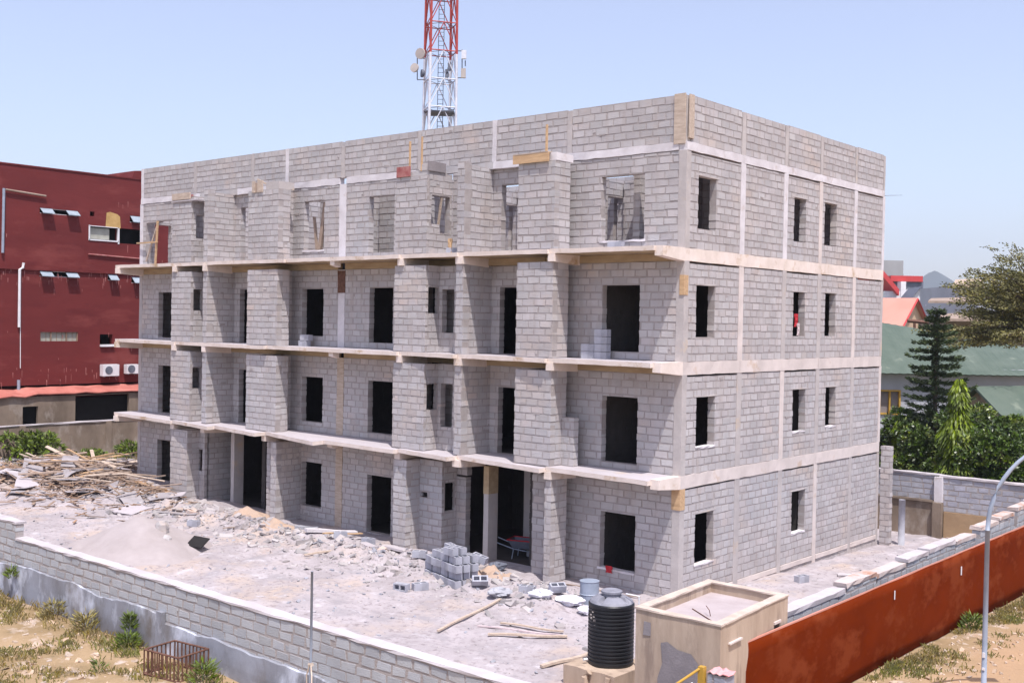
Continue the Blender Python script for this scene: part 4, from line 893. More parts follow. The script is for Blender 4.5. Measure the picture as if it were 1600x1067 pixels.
# mountain
def ridge(name, pts, d, dep, mat):
    mb = MB(); vs = []; fs = []; n = len(pts)
    for (x, y) in pts:
        p = P_(x, y, d); b = P_(x, 535, d); f2 = Vector((fw.x, fw.y, 0))
        vs += [(b.x-f2.x*dep, b.y-f2.y*dep, -5), ((b.x+p.x)/2-f2.x*dep*.5, (b.y+p.y)/2-f2.y*dep*.5, p.z*.45), (p.x, p.y, p.z), (p.x+f2.x*dep, p.y+f2.y*dep, -5)]
    for i in range(n-1):
        for k in range(3): fs.append((i*4+k, i*4+4+k, i*4+5+k, i*4+1+k))
    mb.add(vs, fs); return tag(mb.build(name, mat, smooth=True), kind='structure')
ridge('mountain', [(1340, 500), (1380, 470), (1410, 450), (1432, 440), (1450, 427), (1460, 423), (1466, 425), (1478, 432), (1500, 446), (1530, 452), (1570, 462), (1640, 455), (1700, 480), (1760, 500)], 2600, 500, 'mountain')

# ---------------------------------------------------------------- vegetation
def leaf(mb, p, l, w_, d, nrm=None):
    d = Vector(d).normalized(); a = Vector((rnd.gauss(0, 1), rnd.gauss(0, 1), rnd.gauss(0, 1))); s_ = d.cross(a).normalized()*w_*.5
    p = Vector(p); mb.add([p, p+d*l*.5+s_, p+d*l, p+d*l*.5-s_], [(0, 1, 2, 3)])
def rv(): 
    while True:
        v = Vector((rnd.uniform(-1, 1), rnd.uniform(-1, 1), rnd.uniform(-1, 1)))
        if .05 < v.length < 1: return v
# Norfolk pine
NP = thing('norfolk_pine', 'tall dark conical pine with tiered drooping branches by the green roof', 'tree'); c_ = P_(1460, 640, 52); px0 = Vector((c_.x, c_.y, 0))
mb = MB(); mb.tube([px0+Vector((0, 0, -.5)), px0+Vector((.03, 0, 4)), px0+Vector((0, 0, 8.6))], .17, 8, .03); mb.build('trunk', 'bark', NP)
mb = MB(); z = 1.6
while z < 8.5:
    t = (8.8-z)/6.5; R_ = .25+1.85*min(1, t*1.05)**.85; nb = 8; a0 = rnd.uniform(0, 6)
    for i in range(nb):
        a = a0+i*2*math.pi/nb+rnd.uniform(-.22, .22); Rr = R_*rnd.uniform(.7, 1.15); zz = z+rnd.uniform(-.07, .07); dp = rnd.uniform(-.12, .08)
        for k in range(int(40+110*Rr)):
            u = rnd.uniform(.04, 1)**.8; wv = .10*(1-.4*u); lat = rnd.gauss(0, wv); c0_ = math.cos(a); s0_ = math.sin(a)
            p = px0+Vector((c0_*Rr*u-s0_*lat, s0_*Rr*u+c0_*lat, zz+Rr*(.28*u*u-.22*u+dp*u)+rnd.gauss(0, .045)))
            leaf(mb, p, rnd.uniform(.10, .2), .05, Vector((c0_-s0_*lat*6, s0_+c0_*lat*6, .35+rnd.uniform(-.3, .3))))
    for k in range(60): leaf(mb, px0+Vector((0, 0, z+rnd.uniform(-.25, .25)))+rv()*.15, .2, .07, rv())
    z += .33+.08*t
mb.build('crown', 'pine', NP)
# drooping light-green ashoka trees
def ashoka(x, yt, d, hgt_, rad, label):
    T = thing('ashoka_tree', label, 'tree'); c_ = P_(x, 700, d); b = Vector((c_.x, c_.y, 0)); zt = P_(x, yt, d).z
    mb = MB(); mb.tube([b+Vector((0, 0, -.5)), b+Vector((0, 0, zt-.3))], .09, 6, .02); mb.build('trunk', 'bark', T)
    mb = MB()
    for k in range(int(2600*rad)):
        t = rnd.random()**.75; z = zt-t*hgt_; r_ = rad*(.07+.93*t**.8)*(.75+.25*math.sin(t*16)); a = rnd.uniform(0, 6.283); q = r_*rnd.uniform(.5, 1)
        leaf(mb, b+Vector((math.cos(a)*q, math.sin(a)*q, z)), rnd.uniform(.2, .36), .085, (math.cos(a)*.5, math.sin(a)*.5, -1+rnd.uniform(-.2, .5)))
    mb.build('crown', 'ashoka', T)
ashoka(1497, 590, 45, 4.6, 1.35, 'taller yellow-green drooping tree rising out of the shrubs'); ashoka(1403, 655, 51.5, 3.2, .72, 'smaller yellow-green cone tree beside the building corner')
# mango-like shrubs behind the rear wall
def shrub(c, rx, rz_, label, n=5200, mat='mango', ll=(.16, .30), group='dense dark shrubs behind the rear wall', name='shrub', zb=0., lw=.07):
    T = thing(name, label, 'shrub' if name == 'shrub' else 'bush', group); c = Vector(c)
    mb = MB()
    for i in range(4): a = rnd.uniform(0, 6.28); mb.tube([c+Vector((0, 0, zb-rz_)), c+Vector((math.cos(a)*rx*.4, math.sin(a)*rx*.4, 0)), c+Vector((math.cos(a)*rx*.7, math.sin(a)*rx*.7, rz_*.5))], .05*rx, 5, .01)
    mb.build('stem', 'bark', T)
    mb = MB(); lobes = [(c+Vector((rnd.uniform(-.6, .6)*rx, rnd.uniform(-.6, .6)*rx, rnd.uniform(-.5, .6)*rz_)), rnd.uniform(.35, .6)) for _ in range(14)]
    for k in range(n):
        if k % 8 == 0:
            lc_, s_ = rnd.choice(lobes); v = rv().normalized(); v.z = abs(v.z)*.9 if rnd.random() < .7 else v.z
            cl = lc_+Vector((v.x*rx*s_, v.y*rx*s_, v.z*rz_*s_))
        leaf(mb, cl+rv()*.05, rnd.uniform(*ll), lw, v*.7+rv()*1.0+Vector((0, 0, -.15)))
    mb.build('crown', mat, T)
hs_ = [(1392, 53, 1.2, 1.4, 'dark leafy shrub next to the building corner behind the wall'), (1425, 51.5, 1.5, 2.0, 'dark leafy shrub in front of the conical pine'), (1462, 49, 1.4, 1.9, 'dark leafy shrub between the pine and the taller drooping tree'), (1500, 46, 1.4, 1.8, 'dark leafy shrub at the foot of the taller drooping tree'),
       (1530, 47, 1.7, 2.35, 'dark leafy shrub right of the taller drooping tree'), (1570, 44, 1.8, 2.3, 'large glossy shrub above the curved lamp arm'), (1612, 43, 1.8, 2.3, 'large glossy shrub at the right edge of the photo'), (1440, 55, 1.6, 1.9, 'dark shrub behind the pine foot'), (1550, 51, 1.9, 2.2, 'tall dark shrub in front of the porch roof')]
for (x, d, rx, hz, lb) in hs_:
    c_ = P_(x, 700, d); shrub((c_.x, c_.y, hz*.78), rx, hz*1.05, lb, int(8200*rx), ll=(.13, .24), lw=.085)
# big spreading tree at the right
BT = thing('spreading_tree', 'big olive-brown tree with layered feathery branches at the right edge', 'tree'); c_ = P_(1662, 600, 60); bt = Vector((c_.x, c_.y, 0))
mb = MB(); mb.tube([bt+Vector((0, 0, -.5)), bt+Vector((.1, 0, 3)), bt+Vector((-.1, .1, 6.5))], .38, 10, .25); hub = bt+Vector((-.1, .1, 7.4))
ml = MB(); R2 = Vector((rt.x, rt.y, 0)); F2 = Vector((fw.x, fw.y, 0))
for i in range(84):
    a = rnd.uniform(0, 6.283); el = rnd.choice((.0, .1, .3, .5, .75, 1.0)); Ln = rnd.uniform(4.2, 6.8)*(1-.15*abs(el))
    if i < 38: a = math.pi+rnd.uniform(-.9, .9)
    dr = (R2*math.cos(a)+F2*math.sin(a)); tip = hub+dr*Ln*math.cos(el)+Vector((0, 0, Ln*math.sin(el)*1.15-.2+rnd.uniform(-.6, .4)))
    mid = hub*.5+tip*.5+Vector((0, 0, .35)); mb.tube([hub, mid, tip], .09, 5, .015)
    for k in range(26):
        u = rnd.uniform(.3, 1.05); p = hub*(1-u)**2+2*mid*u*(1-u)+tip*u*u
        sc_ = p+Vector((rnd.gauss(0, .5), rnd.gauss(0, .5), rnd.gauss(0, .1))); 
        od = (sc_-hub); od.z *= .3; od.normalize()
        for q in range(34):
            leaf(ml, sc_+od*rnd.uniform(-.35, .45)+Vector((rnd.gauss(0, .16), rnd.gauss(0, .16), rnd.gauss(0, .05))), rnd.uniform(.10, .20), .075, od+rv()*.9)
mb.build('trunk', 'bark', BT); ml.build('crown', 'bigleaf', BT)
# bushes and weeds
shrub((-36.0, -.8, .95), 1.5, 1.1, 'bright green bush against the old brown wall', 2600, 'bush', (.18, .32), None, 'bush', lw=.1)
shrub((-35.8, 4.6, .55), .7, .5, 'low green bush at the left end of the unfinished building', 900, 'bush', (.16, .28), None, 'bush', lw=.08)
shrub((-36.2, 2.6, .5), .8, .35, 'small yellow-green bush among the scrap near the old wall', 600, 'bush', (.14, .24), None, 'bush', lw=.08)
def weed(x, y, h_, r_, label, n=160, mat='bush', z0=None):
    z0 = hgt(x, y) if z0 is None else z0
    mb = MB()
    for k in range(n):
        a = rnd.uniform(0, 6.283); q = rnd.random()**.6*r_; zz = rnd.random()*h_
        leaf(mb, (x+math.cos(a)*q*(1-zz/h_*.5), y+math.sin(a)*q*(1-zz/h_*.5), z0+zz*.8), rnd.uniform(.08, .24), .028, (math.cos(a)*.9, math.sin(a)*.9, rnd.uniform(.3, 1.3)))
    return tag(mb.build('weed', mat), label, 'weed')
weed(-6.55, -12.78, .42, .14, 'upright weed growing on the plaster beside the wall pilaster', 200, z0=.45); weed(-6.3, -13.0, .38, .3, 'leafy weed at the wall foot below the pilaster', 300)
weed(-9.9, -12.85, .45, .4, 'green tuft at the wall foot near the left edge', 300, 'grass'); weed(-8.3, -12.9, .5, .35, 'green tuft at the wall foot left of the pilaster', 300, 'grass')
weed(-2.95, -13.25, .5, .3, 'weed with grey stones right of the rusty crate', 260); weed(6.95, 3.1, .42, .3, 'green grass tuft at the foot of the rust-red fence', 320)
weed(-5.2, -14.3, .3, .12, 'small dark weed in the dry grass left of the crate', 60); weed(4.2, -6.9, .8, .3, 'green weed between the black tank and the tan concrete box', 200)
weed(-12.3, -12.8, .3, .12, 'fern growing out of the stained plaster at the left edge', 120, z0=.7)
# dry grass
mb = MB()
def tuft(x, y, h_, n_, sp):
    z0 = hgt(x, y)-.02
    for k in range(n_):
        a = rnd.uniform(0, 6.283); b = Vector((x+rnd.gauss(0, sp), y+rnd.gauss(0, sp), z0)); t_ = b+Vector((math.cos(a)*h_*.5, math.sin(a)*h_*.5, h_*rnd.uniform(.5, 1))); s_ = Vector((-math.sin(a), math.cos(a), 0))*.008
        mb.add([b-s_, b+s_, (b+t_)/2+s_+Vector((0, 0, .04)), t_, (b+t_)/2-s_+Vector((0, 0, .04))], [(0, 1, 2, 3, 4)])
for _ in range(1500):
    x = rnd.uniform(-16, 2); y = rnd.uniform(-18.5, -12.75)
    d_ = noise.noise(Vector((x*.6, y*.6, 7)))
    if d_ > .0 or y > -13.4 and rnd.random() < .55: tuft(x, y, rnd.uniform(.06, .2 if y < -13.4 else .34), 14, .09)
for _ in range(750):
    y = rnd.uniform(-5, 14); x = 6.75+abs(rnd.gauss(0, .55)); d_ = noise.noise(Vector((x*.9, y*.9, 7)))
    if d_ > -.1: tuft(x, y, rnd.uniform(.05, .2), 12, .08)
for _ in range(60): tuft(rnd.uniform(-36.8, -34), rnd.uniform(-5, 8), rnd.uniform(.2, .5), 14, .12)
tag(mb.build('grass', 'grass'), 'dry yellow-green grass along the outer walls', 'grass', kind='stuff')

# ---------------------------------------------------------------- rubble, stones, sand
def chunk(mb, x, y, z, s, mi=0, flat=.6):
    m_ = Matrix.Rotation(rnd.uniform(0, 6.3), 3, 'Z') @ Matrix.Rotation(rnd.gauss(0, .35), 3, 'X') @ Matrix.Rotation(rnd.gauss(0, .35), 3, 'Y')
    mb.obox((x, y, z+s*.15), m_ @ Vector((s*rnd.uniform(.5, 1), 0, 0)), m_ @ Vector((0, s*rnd.uniform(.3, .7), 0)), m_ @ Vector((0, 0, s*rnd.uniform(.15, flat))), s*.16, mi)
mb = MB()
for _ in range(9500):
    x = rnd.uniform(-27, 5.3); k = rnd.random()
    y = rnd.gauss(-2.7, 1.1) if k < .5 else rnd.uniform(-12.2, -1)
    if k > .9: x = rnd.uniform(.3, 5.5); y = rnd.uniform(0, 16)
    if y > -1.2 and x < .1: continue
    if k < .5 and x > -2 and y > -4: continue
    s = .015+.045*rnd.random()**7*(2.6 if k < .5 else 1.0)
    chunk(mb, x, y, hgt(x, y)-s*.3, s*(1.7 if k < .5 else 1.1), 0, .4)
tag(mb.build('rubble', 'rubble'), 'broken block fragments and pebbles scattered over the dusty site', 'rubble', kind='stuff')
mb = MB()
for _ in range(1500):
    x = rnd.uniform(-14, 2); y = rnd.uniform(-18, -12.9); chunk(mb, x, y, hgt(x, y)-.005, .015+.09*rnd.random()**4, 0, .3)
for _ in range(1400):
    x = 6.8+abs(rnd.gauss(0, 1.2)); y = rnd.uniform(-8, 15); chunk(mb, x, y, hgt(x, y), .01+.08*rnd.random()**4, 0, .4)
tag(mb.build('stones', 'woodpale'), 'pale stones lying in the dry soil outside the walls', 'stones', kind='stuff')
mb = MB()
for _ in range(700):
    x = rnd.uniform(-22, -1.5); y = rnd.gauss(-2.6, .8)
    if y > -1.3: continue
    chunk(mb, x, y, hgt(x, y)-.01, .02+.10*rnd.random()**4, 0, .3)
for _ in range(3600):
    x = rnd.uniform(-26, 5); y = rnd.uniform(-12, -1.3)
    if x > .3 and rnd.random() < .5: y = rnd.uniform(0, 16)
    if noise.noise(Vector((x*.35, y*.35, 21))) < -.12: continue
    chunk(mb, x, y, hgt(x, y)-.004, .012+.065*rnd.random()**5, 0, .3)
tag(mb.build('debris', 'rockgrey'), 'dark grey debris strewn along the foot of the building', 'debris', kind='stuff')
mb = MB()
for _ in range(170):
    x = rnd.uniform(-15, -5); y = rnd.uniform(-17, -13.3)
    if noise.noise(Vector((x*.5, y*.5, 11))) < -.05: continue
    chunk(mb, x, y, hgt(x, y)-.03, .05+.14*rnd.random()**2, 0, .15)
tag(mb.build('flat_stones', 'woodpale'), 'pale flat stones half buried in the soil before the front wall', 'stones', kind='stuff')
# sand pile
sp_ = Vector((-15.4, -7.1, 0)); mb = MB(); n = 64; vs = []; fs = []
for j in range(n+1):
    for i in range(n+1):
        x = sp_.x+(i/n-.5)*6.4; y = sp_.y+(j/n-.5)*5.2; dx, dy = (x-sp_.x)/2.5, (y-sp_.y)/2.05; r_ = math.sqrt(dx*dx+dy*dy)
        z = max(0, 1-r_*(1+.12*math.sin(3*math.atan2(dy, dx))))*1.12; z = z-.12*max(0, z-.9); z += .03*noise.fractal(Vector((x*1.5, y*1.5, 0)), .7, 2, 5)*(1 if z > .03 else 0)
        vs.append((x, y, hgt(x, y)+z-.04))
for j in range(n):
    for i in range(n): a = j*(n+1)+i; fs.append((a, a+1, a+n+2, a+n+1))
mb.add(vs, fs); tag(mb.build('sand_pile', 'sand', smooth=True), 'smooth conical heap of pale sand in the yard', 'sand pile')
mb = MB()
def rock(mb, c, r_, sd):
    vs = []; fs = []; n1, n2 = 8, 6
    for j in range(n2+1):
        for i in range(n1):
            th_ = math.pi*j/n2; ph = 2*math.pi*i/n1; v = Vector((math.sin(th_)*math.cos(ph), math.sin(th_)*math.sin(ph), math.cos(th_)))
            vs.append(Vector(c)+v*r_*(1+.35*noise.noise(v*1.6+Vector((sd, 0, 0)))))
    for j in range(n2):
        for i in range(n1): fs.append((j*n1+i, j*n1+(i+1) % n1, (j+1)*n1+(i+1) % n1, (j+1)*n1+i))
    mb.add(vs, fs)
rock(mb, (-14.75, -6.85, .93), .24, 3); tag(mb.build('boulder', 'rubble'), 'grey lump sitting at the top of the sand heap', 'boulder')
mb = MB(); rock(mb, (-14.25, -7.0, .62), .17, 8); tag(mb.build('boulder', 'rubble'), 'grey lump lower on the right slope of the sand heap', 'boulder')
mb = MB(); mb.obox((-13.9, -6.1, .50), (.27, .1, -.02), (-.12, .24, .1), (-.005, -.005, .015)); tag(mb.build('board', 'dark'), 'small black board on the right side of the sand heap', 'board')

# ---------------------------------------------------------------- hollow blocks
def hollow_block(name='concrete_block', l=.44, w_=.21, h_=.203):
    mb = MB(); xs = [-l/2, -l/2+.04, -.02, .02, l/2-.04, l/2]; yy = [-w_/2, -w_/2+.04, w_/2-.04, w_/2]
    for i in range(5):
        for j in range(3):
            if j == 1 and i in (1, 3): continue
            mb.box(xs[i], xs[i+1], yy[j], yy[j+1], 0, h_)
    mb.box(-l/2+.03, l/2-.03, -w_/2+.03, w_/2-.03, .0, .06)
    o = mb.build(name, 'blockgrey'); return o
hb = hollow_block(); first = [True]
def put_block(x, y, z, rz, label, group, rx=0, ry=0):
    o = hb if first[0] else hb.copy()
    if not first[0]: COL.objects.link(o)
    first[0] = False
    o.location = (x, y, z); o.rotation_euler = (rx, ry, rz); tag(o, label, 'concrete block', group); return o
G1 = 'hollow blocks stacked in the yard'; L1 = 'grey hollow concrete block in the stepped stack in the yard'
bc = Vector((-4.95, -3.72, 0)); zg = hgt(-5.5, -3.3); ru = R(-17); U_ = Vector((-math.cos(ru), -math.sin(ru), 0)); V_ = Vector((-math.sin(ru)*-1*-1, math.cos(ru), 0))
V_ = Vector((U_.y, -U_.x, 0))
for lv_, (nx_, ny_) in enumerate([(4, 3), (4, 3), (4, 3), (3, 3), (2, 2)]):
    for i in range(nx_):
        for j in range(ny_):
            if lv_ > 2 and rnd.random() < .2: continue
            sh = .24 if lv_ == 4 else 0
            p = bc+U_*(.23+.47*i+sh+.10*(lv_ % 2))+V_*(.12+.26*j+(.06 if lv_ % 2 else 0))
            put_block(p.x+rnd.uniform(-.015, .015), p.y+rnd.uniform(-.015, .015), zg-.02+lv_*.217, ru+rnd.uniform(-.05, .05)*(1+lv_*.8), L1, G1)
put_block(-4.9, -2.8, zg+.87-.25, .3, 'hollow block lying tilted on top of the yard stack', None, 0, .3)
for (x, y, rz, rx, lb) in ((-6.05, -4.65, .2, R(90), 'upright grey block standing left of the block stack'), (-5.75, -4.3, 1.2, 0, 'dark-holed block lying just right of the upright block'), (-4.35, -3.35, .8, R(40), 'tilted grey block leaning right of the block stack'), (-3.0, -2.9, .4, 0, 'pale block in front of the slim block fin'), (-2.2, -2.6, 1.0, R(20), 'pale block near the fin foot, right of another'), (-10.9, -1.6, .1, 0, 'block lying near the middle doorway'), (-11.6, -2.2, .9, 0, 'block on the rubble left of the middle doorway'), (-7.9, -2.2, .5, 0, 'block lying at the porch edge'), (-17.3, -4.0, .3, 0, 'lone block in the dust left of the long plank'), (3.2, 10.5, .4, 0, 'white block on the ground behind the side wall'), (2.4, 9.2, 1.3, 0, 'pale block on the ground beside the side wall'), (1.3, 4.9, 1.3, 0, 'block lying near the foot of the side wall')):
    put_block(x, y, hgt(x, y)+(.0 if rx == 0 else .1), rz, lb, None, rx)
G3 = 'blocks piled by the window on the second-floor slab'
for k in range(4): put_block(-2.55, -.25, S2+.218*k, .03*k, 'block piled below the large window above the second slab', G3)
for k in range(2): put_block(-2.98, -.3, S2+.218*k, .05, 'block piled below the large window above the second slab', G3)
G4 = 'blocks left under the left centre window'
for k in range(2): put_block(-15.9+.1*k, -.35, S2+.218*k, .1*k, 'block left on the slab under the left centre window', G4)
put_block(-2.1, -.3, S3, .1, 'block left on the top slab under the large window', None); put_block(-8.3, -.5, S3, .4, 'block left on the top slab beside the broken opening', None)
put_block(-6.3, 1.4, .08, .3, 'block on the porch floor beside the concrete post', None)

# ---------------------------------------------------------------- planks, slabs, pipes on the ground
def plank(a, b, w_, t_, mat, label, cat='plank', name='plank', lift=.06, group=None):
    w_ *= .8; t_ *= .7; a = Vector((*a, hgt(*a)+lift)); b = Vector((*b, hgt(*b)+lift)); d = (b-a)/2; s_ = Vector((-d.y, d.x, 0)).normalized()*w_/2; n_ = Vector((0, 0, t_/2))
    mb = MB(); N = 5; vs = []; fs = []
    for i in range(N+1):
        c = a+(b-a)*i/N+Vector((0, 0, .015*math.sin(i*1.3)))
        vs += [c-s_-n_, c+s_-n_, c+s_+n_, c-s_+n_]
    for i in range(N):
        for k in range(4): fs.append((i*4+k, i*4+(k+1) % 4, i*4+4+(k+1) % 4, i*4+4+k))
    fs += [(3, 2, 1, 0), (N*4, N*4+1, N*4+2, N*4+3)]; mb.add(vs, fs)
    return tag(mb.build(name, mat), label, cat, group)
plank((-10.98, -4.2), (-10.3, -2.1), .13, .05, 'woodpale', 'long pale plank lying flat across the middle of the yard rubble')
plank((-12.1, -2.5), (-12.0, -.9), .16, .05, 'wood', 'orange-brown plank beside the concrete channel', lift=.22)
plank((-12.9, -2.6), (-12.4, -.8), .28, .16, 'whitebeam', 'grey concrete channel piece lying below the central window', 'lintel', 'concrete_lintel', .16)
plank((-2.5, -6.9), (-3.1, -3.9), .09, .06, 'woodpale', 'slim pale timber pole lying diagonally before the slim fin', 'timber', 'timber_pole')
plank((-1.4, -6.3), (.1, -5.1), .12, .06, 'woodpale', 'nearest plank of the close trio left of the tank')
plank((-1.7, -5.5), (-.25, -4.8), .09, .05, 'woodpale', 'thin farthest plank of the close trio left of the tank')
plank((-2.1, -5.9), (-.2, -5.0), .07, .05, 'cloth', 'middle greyish plank of the close trio left of the tank', lift=.03)
plank((1.0, -7.2), (1.35, -5.9), .14, .08, 'woodpale', 'pale plank with a dark edge pointing at the black tank')
plank((-9.9, -1.9), (-9.0, -1.5), .4, .1, 'slabtop', 'flat pale concrete slab piece near the left porch pier', 'slab piece', 'broken_slab', .12)
plank((-10.7, -2.1), (-9.8, -2.3), .35, .08, 'slabtop', 'flat concrete slab piece before the middle doorway', 'slab piece', 'broken_slab', .1)
plank((-14.2, -2.0), (-13.6, -1.5), .3, .2, 'rockgrey', 'dark grey lump of concrete below the central column', 'slab piece', 'broken_slab', .12)
plank((-3.4, -.9), (-.9, -.5), .05, .04, 'woodold', 'thin dark stick at the wall foot behind the barrel', 'stick', 'stick')
plank((-16.0, -3.7), (-15.3, -3.1), .06, .04, 'woodold', 'short dark stick left of the long pale plank', 'stick', 'stick'); plank((-20.1, -3.8), (-18.6, -3.0), .3, .05, 'sheet', 'grey sheet lying at the right end of the scrap heap', 'sheet', 'board')
plank((-24.2, 0.0), (-22.8, -1.9), .06, .04, 'woodpale', 'pale pole lying at the foot of the left pier', 'timber', 'timber_pole')
plank((3.6, 16.2), (6.0, 11.8), .06, .06, 'woodpale', 'long bent branch lying in the back corner of the site', 'branch', 'branch', .2); plank((1.6, 16.4), (4.6, 14.5), .08, .07, 'woodpale', 'pale branch near the old brown plastered wall base', 'branch', 'branch', .15)
for i, (x, y) in enumerate(((1.5, 7.0), (3.4, 6.4), (2.2, 12.2))):
    plank((x, y), (x+.45, y+.3), .3, .07, 'coping', ['white flat stone on the side strip near the window', 'white flat stone on the side strip near the stepped wall', 'white flat stone far along the side strip'][i], 'stone', 'flat_stone', .05)
# drum, bags at the foot of the slim fin
mb = MB(); mb.lathe([(.26, 0), (.26, .25), (.275, .27), (.26, .29), (.26, .6), (.275, .62), (.05, .63)], (-1.55, -2.0, hgt(-1.55, -2)), 24); tag(mb.build('barrel', 'steel'), 'grey metal drum with a pale lid by the front wall', 'barrel')
def bagmesh(x, y, rz, label, s=1., m_='bag'):
    mb = MB(); n1, n2 = 22, 14; vs = []; fs = []
    for j in range(n2+1):
        for i in range(n1):
            t_, p_ = math.pi*j/n2, 2*math.pi*i/n1; v = Vector((math.sin(t_)*math.cos(p_), math.sin(t_)*math.sin(p_), math.cos(t_)))
            rr = .27*s*(1+.45*noise.noise(v*1.7+Vector((x, y, 0)))+.22*noise.noise(v*5+Vector((y, x, 3)))); vs.append(v*rr)
    for j in range(n2):
        for i in range(n1): fs.append((j*n1+i, j*n1+(i+1) % n1, (j+1)*n1+(i+1) % n1, (j+1)*n1+i))
    mb.add(vs, fs); o = mb.build('cement_bag', m_); o.scale = (1.2, .85, .45); o.location = (x, y, hgt(x, y)+.12); o.rotation_euler.z = rz; tag(o, label, 'bag')
bagmesh(-1.6, -2.75, .3, 'white sack lying left of the grey drum', 1.15); bagmesh(-2.35, -3.1, 1.1, 'white sack lying before the slim fin'); bagmesh(-.9, -3.0, -.4, 'white sack closest to the black tank', .8); bagmesh(-3.4, -3.6, .8, 'pale blue sack right of the block stack', 1.0, 'blockgrey')
bagmesh(-7.0, -1.2, .3, 'dark crumpled sack at the porch edge near the post', .9, 'towergrey'); bagmesh(-5.6, -1.2, 1.3, 'dark crumpled sack at the porch edge near the slim fin', 1., 'towergrey'); bagmesh(-6.3, -1.5, 2., 'dark crumpled sack in the middle of the porch edge', .8, 'rockgrey')
for (x, y, r_, h_, lb) in ((-4.9, -2.2, .8, .28, 'small mound of orange sand in front of the porch'), (-17.6, -1.4, .9, .35, 'small mound of orange sand before the left opening'), (-14.9, -2.2, .8, .2, 'low mound of orange sand beside the left centre window')):
    mb = MB(); vs = []; fs = []; n = 20
    for j in range(n+1):
        for i in range(n+1):
            dx, dy = (i/n-.5)*2, (j/n-.5)*2; q = math.sqrt(dx*dx+dy*dy); z = h_*max(0, 1-q)**1.3*(1+.4*noise.noise(Vector((dx*3, dy*3, x))))
            vs.append((x+dx*r_, y+dy*r_, hgt(x+dx*r_, y+dy*r_)+z-.03+.02*(q < .9)))
    for j in range(n):
        for i in range(n): a = j*(n+1)+i; fs.append((a, a+1, a+n+2, a+n+1))
    mb.add(vs, fs); tag(mb.build('sand_mound', 'orangesand', smooth=True), lb, 'sand pile')
# wheelbarrow in the porch
WB = thing('wheelbarrow', 'old wheelbarrow with a red-rimmed tray in the dark porch', 'wheelbarrow', loc=(-6.35, 1.0, .06), rz=R(20))
mb = MB(); mb.add([(-.35, -.2, .35), (.35, -.2, .35), (.35, .2, .35), (-.35, .2, .35), (-.5, -.33, .62), (.55, -.33, .62), (.55, .33, .62), (-.5, .33, .62)], [(0, 3, 2, 1), (0, 1, 5, 4), (1, 2, 6, 5), (2, 3, 7, 6), (3, 0, 4, 7)]); mb.build('tray', 'towergrey', WB)
mb = MB(); mb.tube([(-.5, -.33, .62), (.55, -.33, .62), (.55, .33, .62), (-.5, .33, .62), (-.5, -.33, .62)], .02, 6); mb.build('rim', 'clothred', WB)
mb = MB(); mb.lathe([(.1, -.04), (.19, -.04), (.19, .04), (.1, .04)], (0, 0, 0), 20); o = mb.build('wheel', 'dark', WB); o.rotation_euler.x = R(90); o.location = (.6, 0, .19)
for s_ in (-1, 1): mb = MB(); mb.tube([(.6, .05*s_, .19), (-.3, .25*s_, .33), (-1.05, .3*s_, .55)], .018, 6); mb.tube([(-.3, .25*s_, .33), (-.35, .28*s_, 0)], .018, 6); mb.build('handle', 'steel', WB)
# cloths in windows
def clothobj(x, y, z, w_, h_, axis_, mat, label):
    mb = MB(); vs = []
    for j in range(7):
        for i in range(5):
            u = (i/4-.5)*w_*(1+.25*math.sin(j*1.1)); dz = -h_*j/6; f_ = .04*noise.noise(Vector((i*.9, j*.8, x)))
            vs.append((x+(u if axis_ == 'x' else f_), y+(f_ if axis_ == 'x' else u), z+dz))
    mb.add(vs, [(j*5+i, j*5+i+1, j*5+i+6, j*5+i+5) for j in range(6) for i in range(4)]); o = mb.build('cloth', mat); s_ = o.modifiers.new('t', 'SOLIDIFY'); s_.thickness = .015; tag(o, label, 'cloth')
clothobj(-2.3, -.05, .62, .22, .2, 'x', 'clothred', 'small red rag on the ground-floor front window sill'); clothobj(-.08, 6.92, 8.05, .22, .42, 'y', 'clothred', 'red cloth hanging in the middle side window of the third storey'); clothobj(-.06, 7.05, 7.75, .16, .4, 'y', 'cloth', 'pale cloth hanging under the red one in the side window')
clothobj(-8.35, -.6, S3+.5, .16, .5, 'x', 'wood', 'orange timber offcut standing on the top slab beside the broken opening')
plank((3.6, 13.9), (3.62, 13.95), .22, .2, 'steel', 'stub of grey pipe base behind the building corner', 'pipe', 'pipe_stub')
mb = MB(); mb.tube([(.75, 14.1, -.5), (.75, 14.1, 1.35)], .12, 12); tag(mb.build('pipe', 'blockgrey', smooth=True), 'short upright grey pipe beside the rear corner of the building', 'pipe')
mb = MB(); block_wall(mb, (.05, D+.05), (.42, D+.05), -.5, 3.3, th=.25, bl=.37); tag(mb.build('block_pier', BM), 'narrow block pier at the rear right corner of the building', 'pier')
# rusty crate of bars outside the wall
CR = thing('rusty_cage', 'open-topped rusty cage of upright bars by the front wall', 'cage', loc=(-3.95, -13.25, .1), rz=R(8))
mb = MB(); a, b, h_ = .52, .40, .55
for (p, q) in (((-a, -b), (a, -b)), ((a, -b), (a, b)), ((a, b), (-a, b)), ((-a, b), (-a, -b))):
    mb.tube([(*p, h_), (*q, h_)], .02, 6); mb.tube([(*p, .05), (*q, .05)], .02, 6)
mb.build('frame', 'rustbar', CR)
for (p, q, n_) in (((-a, -b), (a, -b), 9), ((a, -b), (a, b), 7), ((a, b), (-a, b), 9), ((-a, b), (-a, -b), 7)):
    mb = MB()
    for i in range(n_): u = i/n_; x, y = p[0]+(q[0]-p[0])*u, p[1]+(q[1]-p[1])*u; mb.tube([(x, y, 0), (x+rnd.uniform(-.02, .02), y, h_+.01)], .018, 5)
    mb.build('bars', 'rustbar', CR)

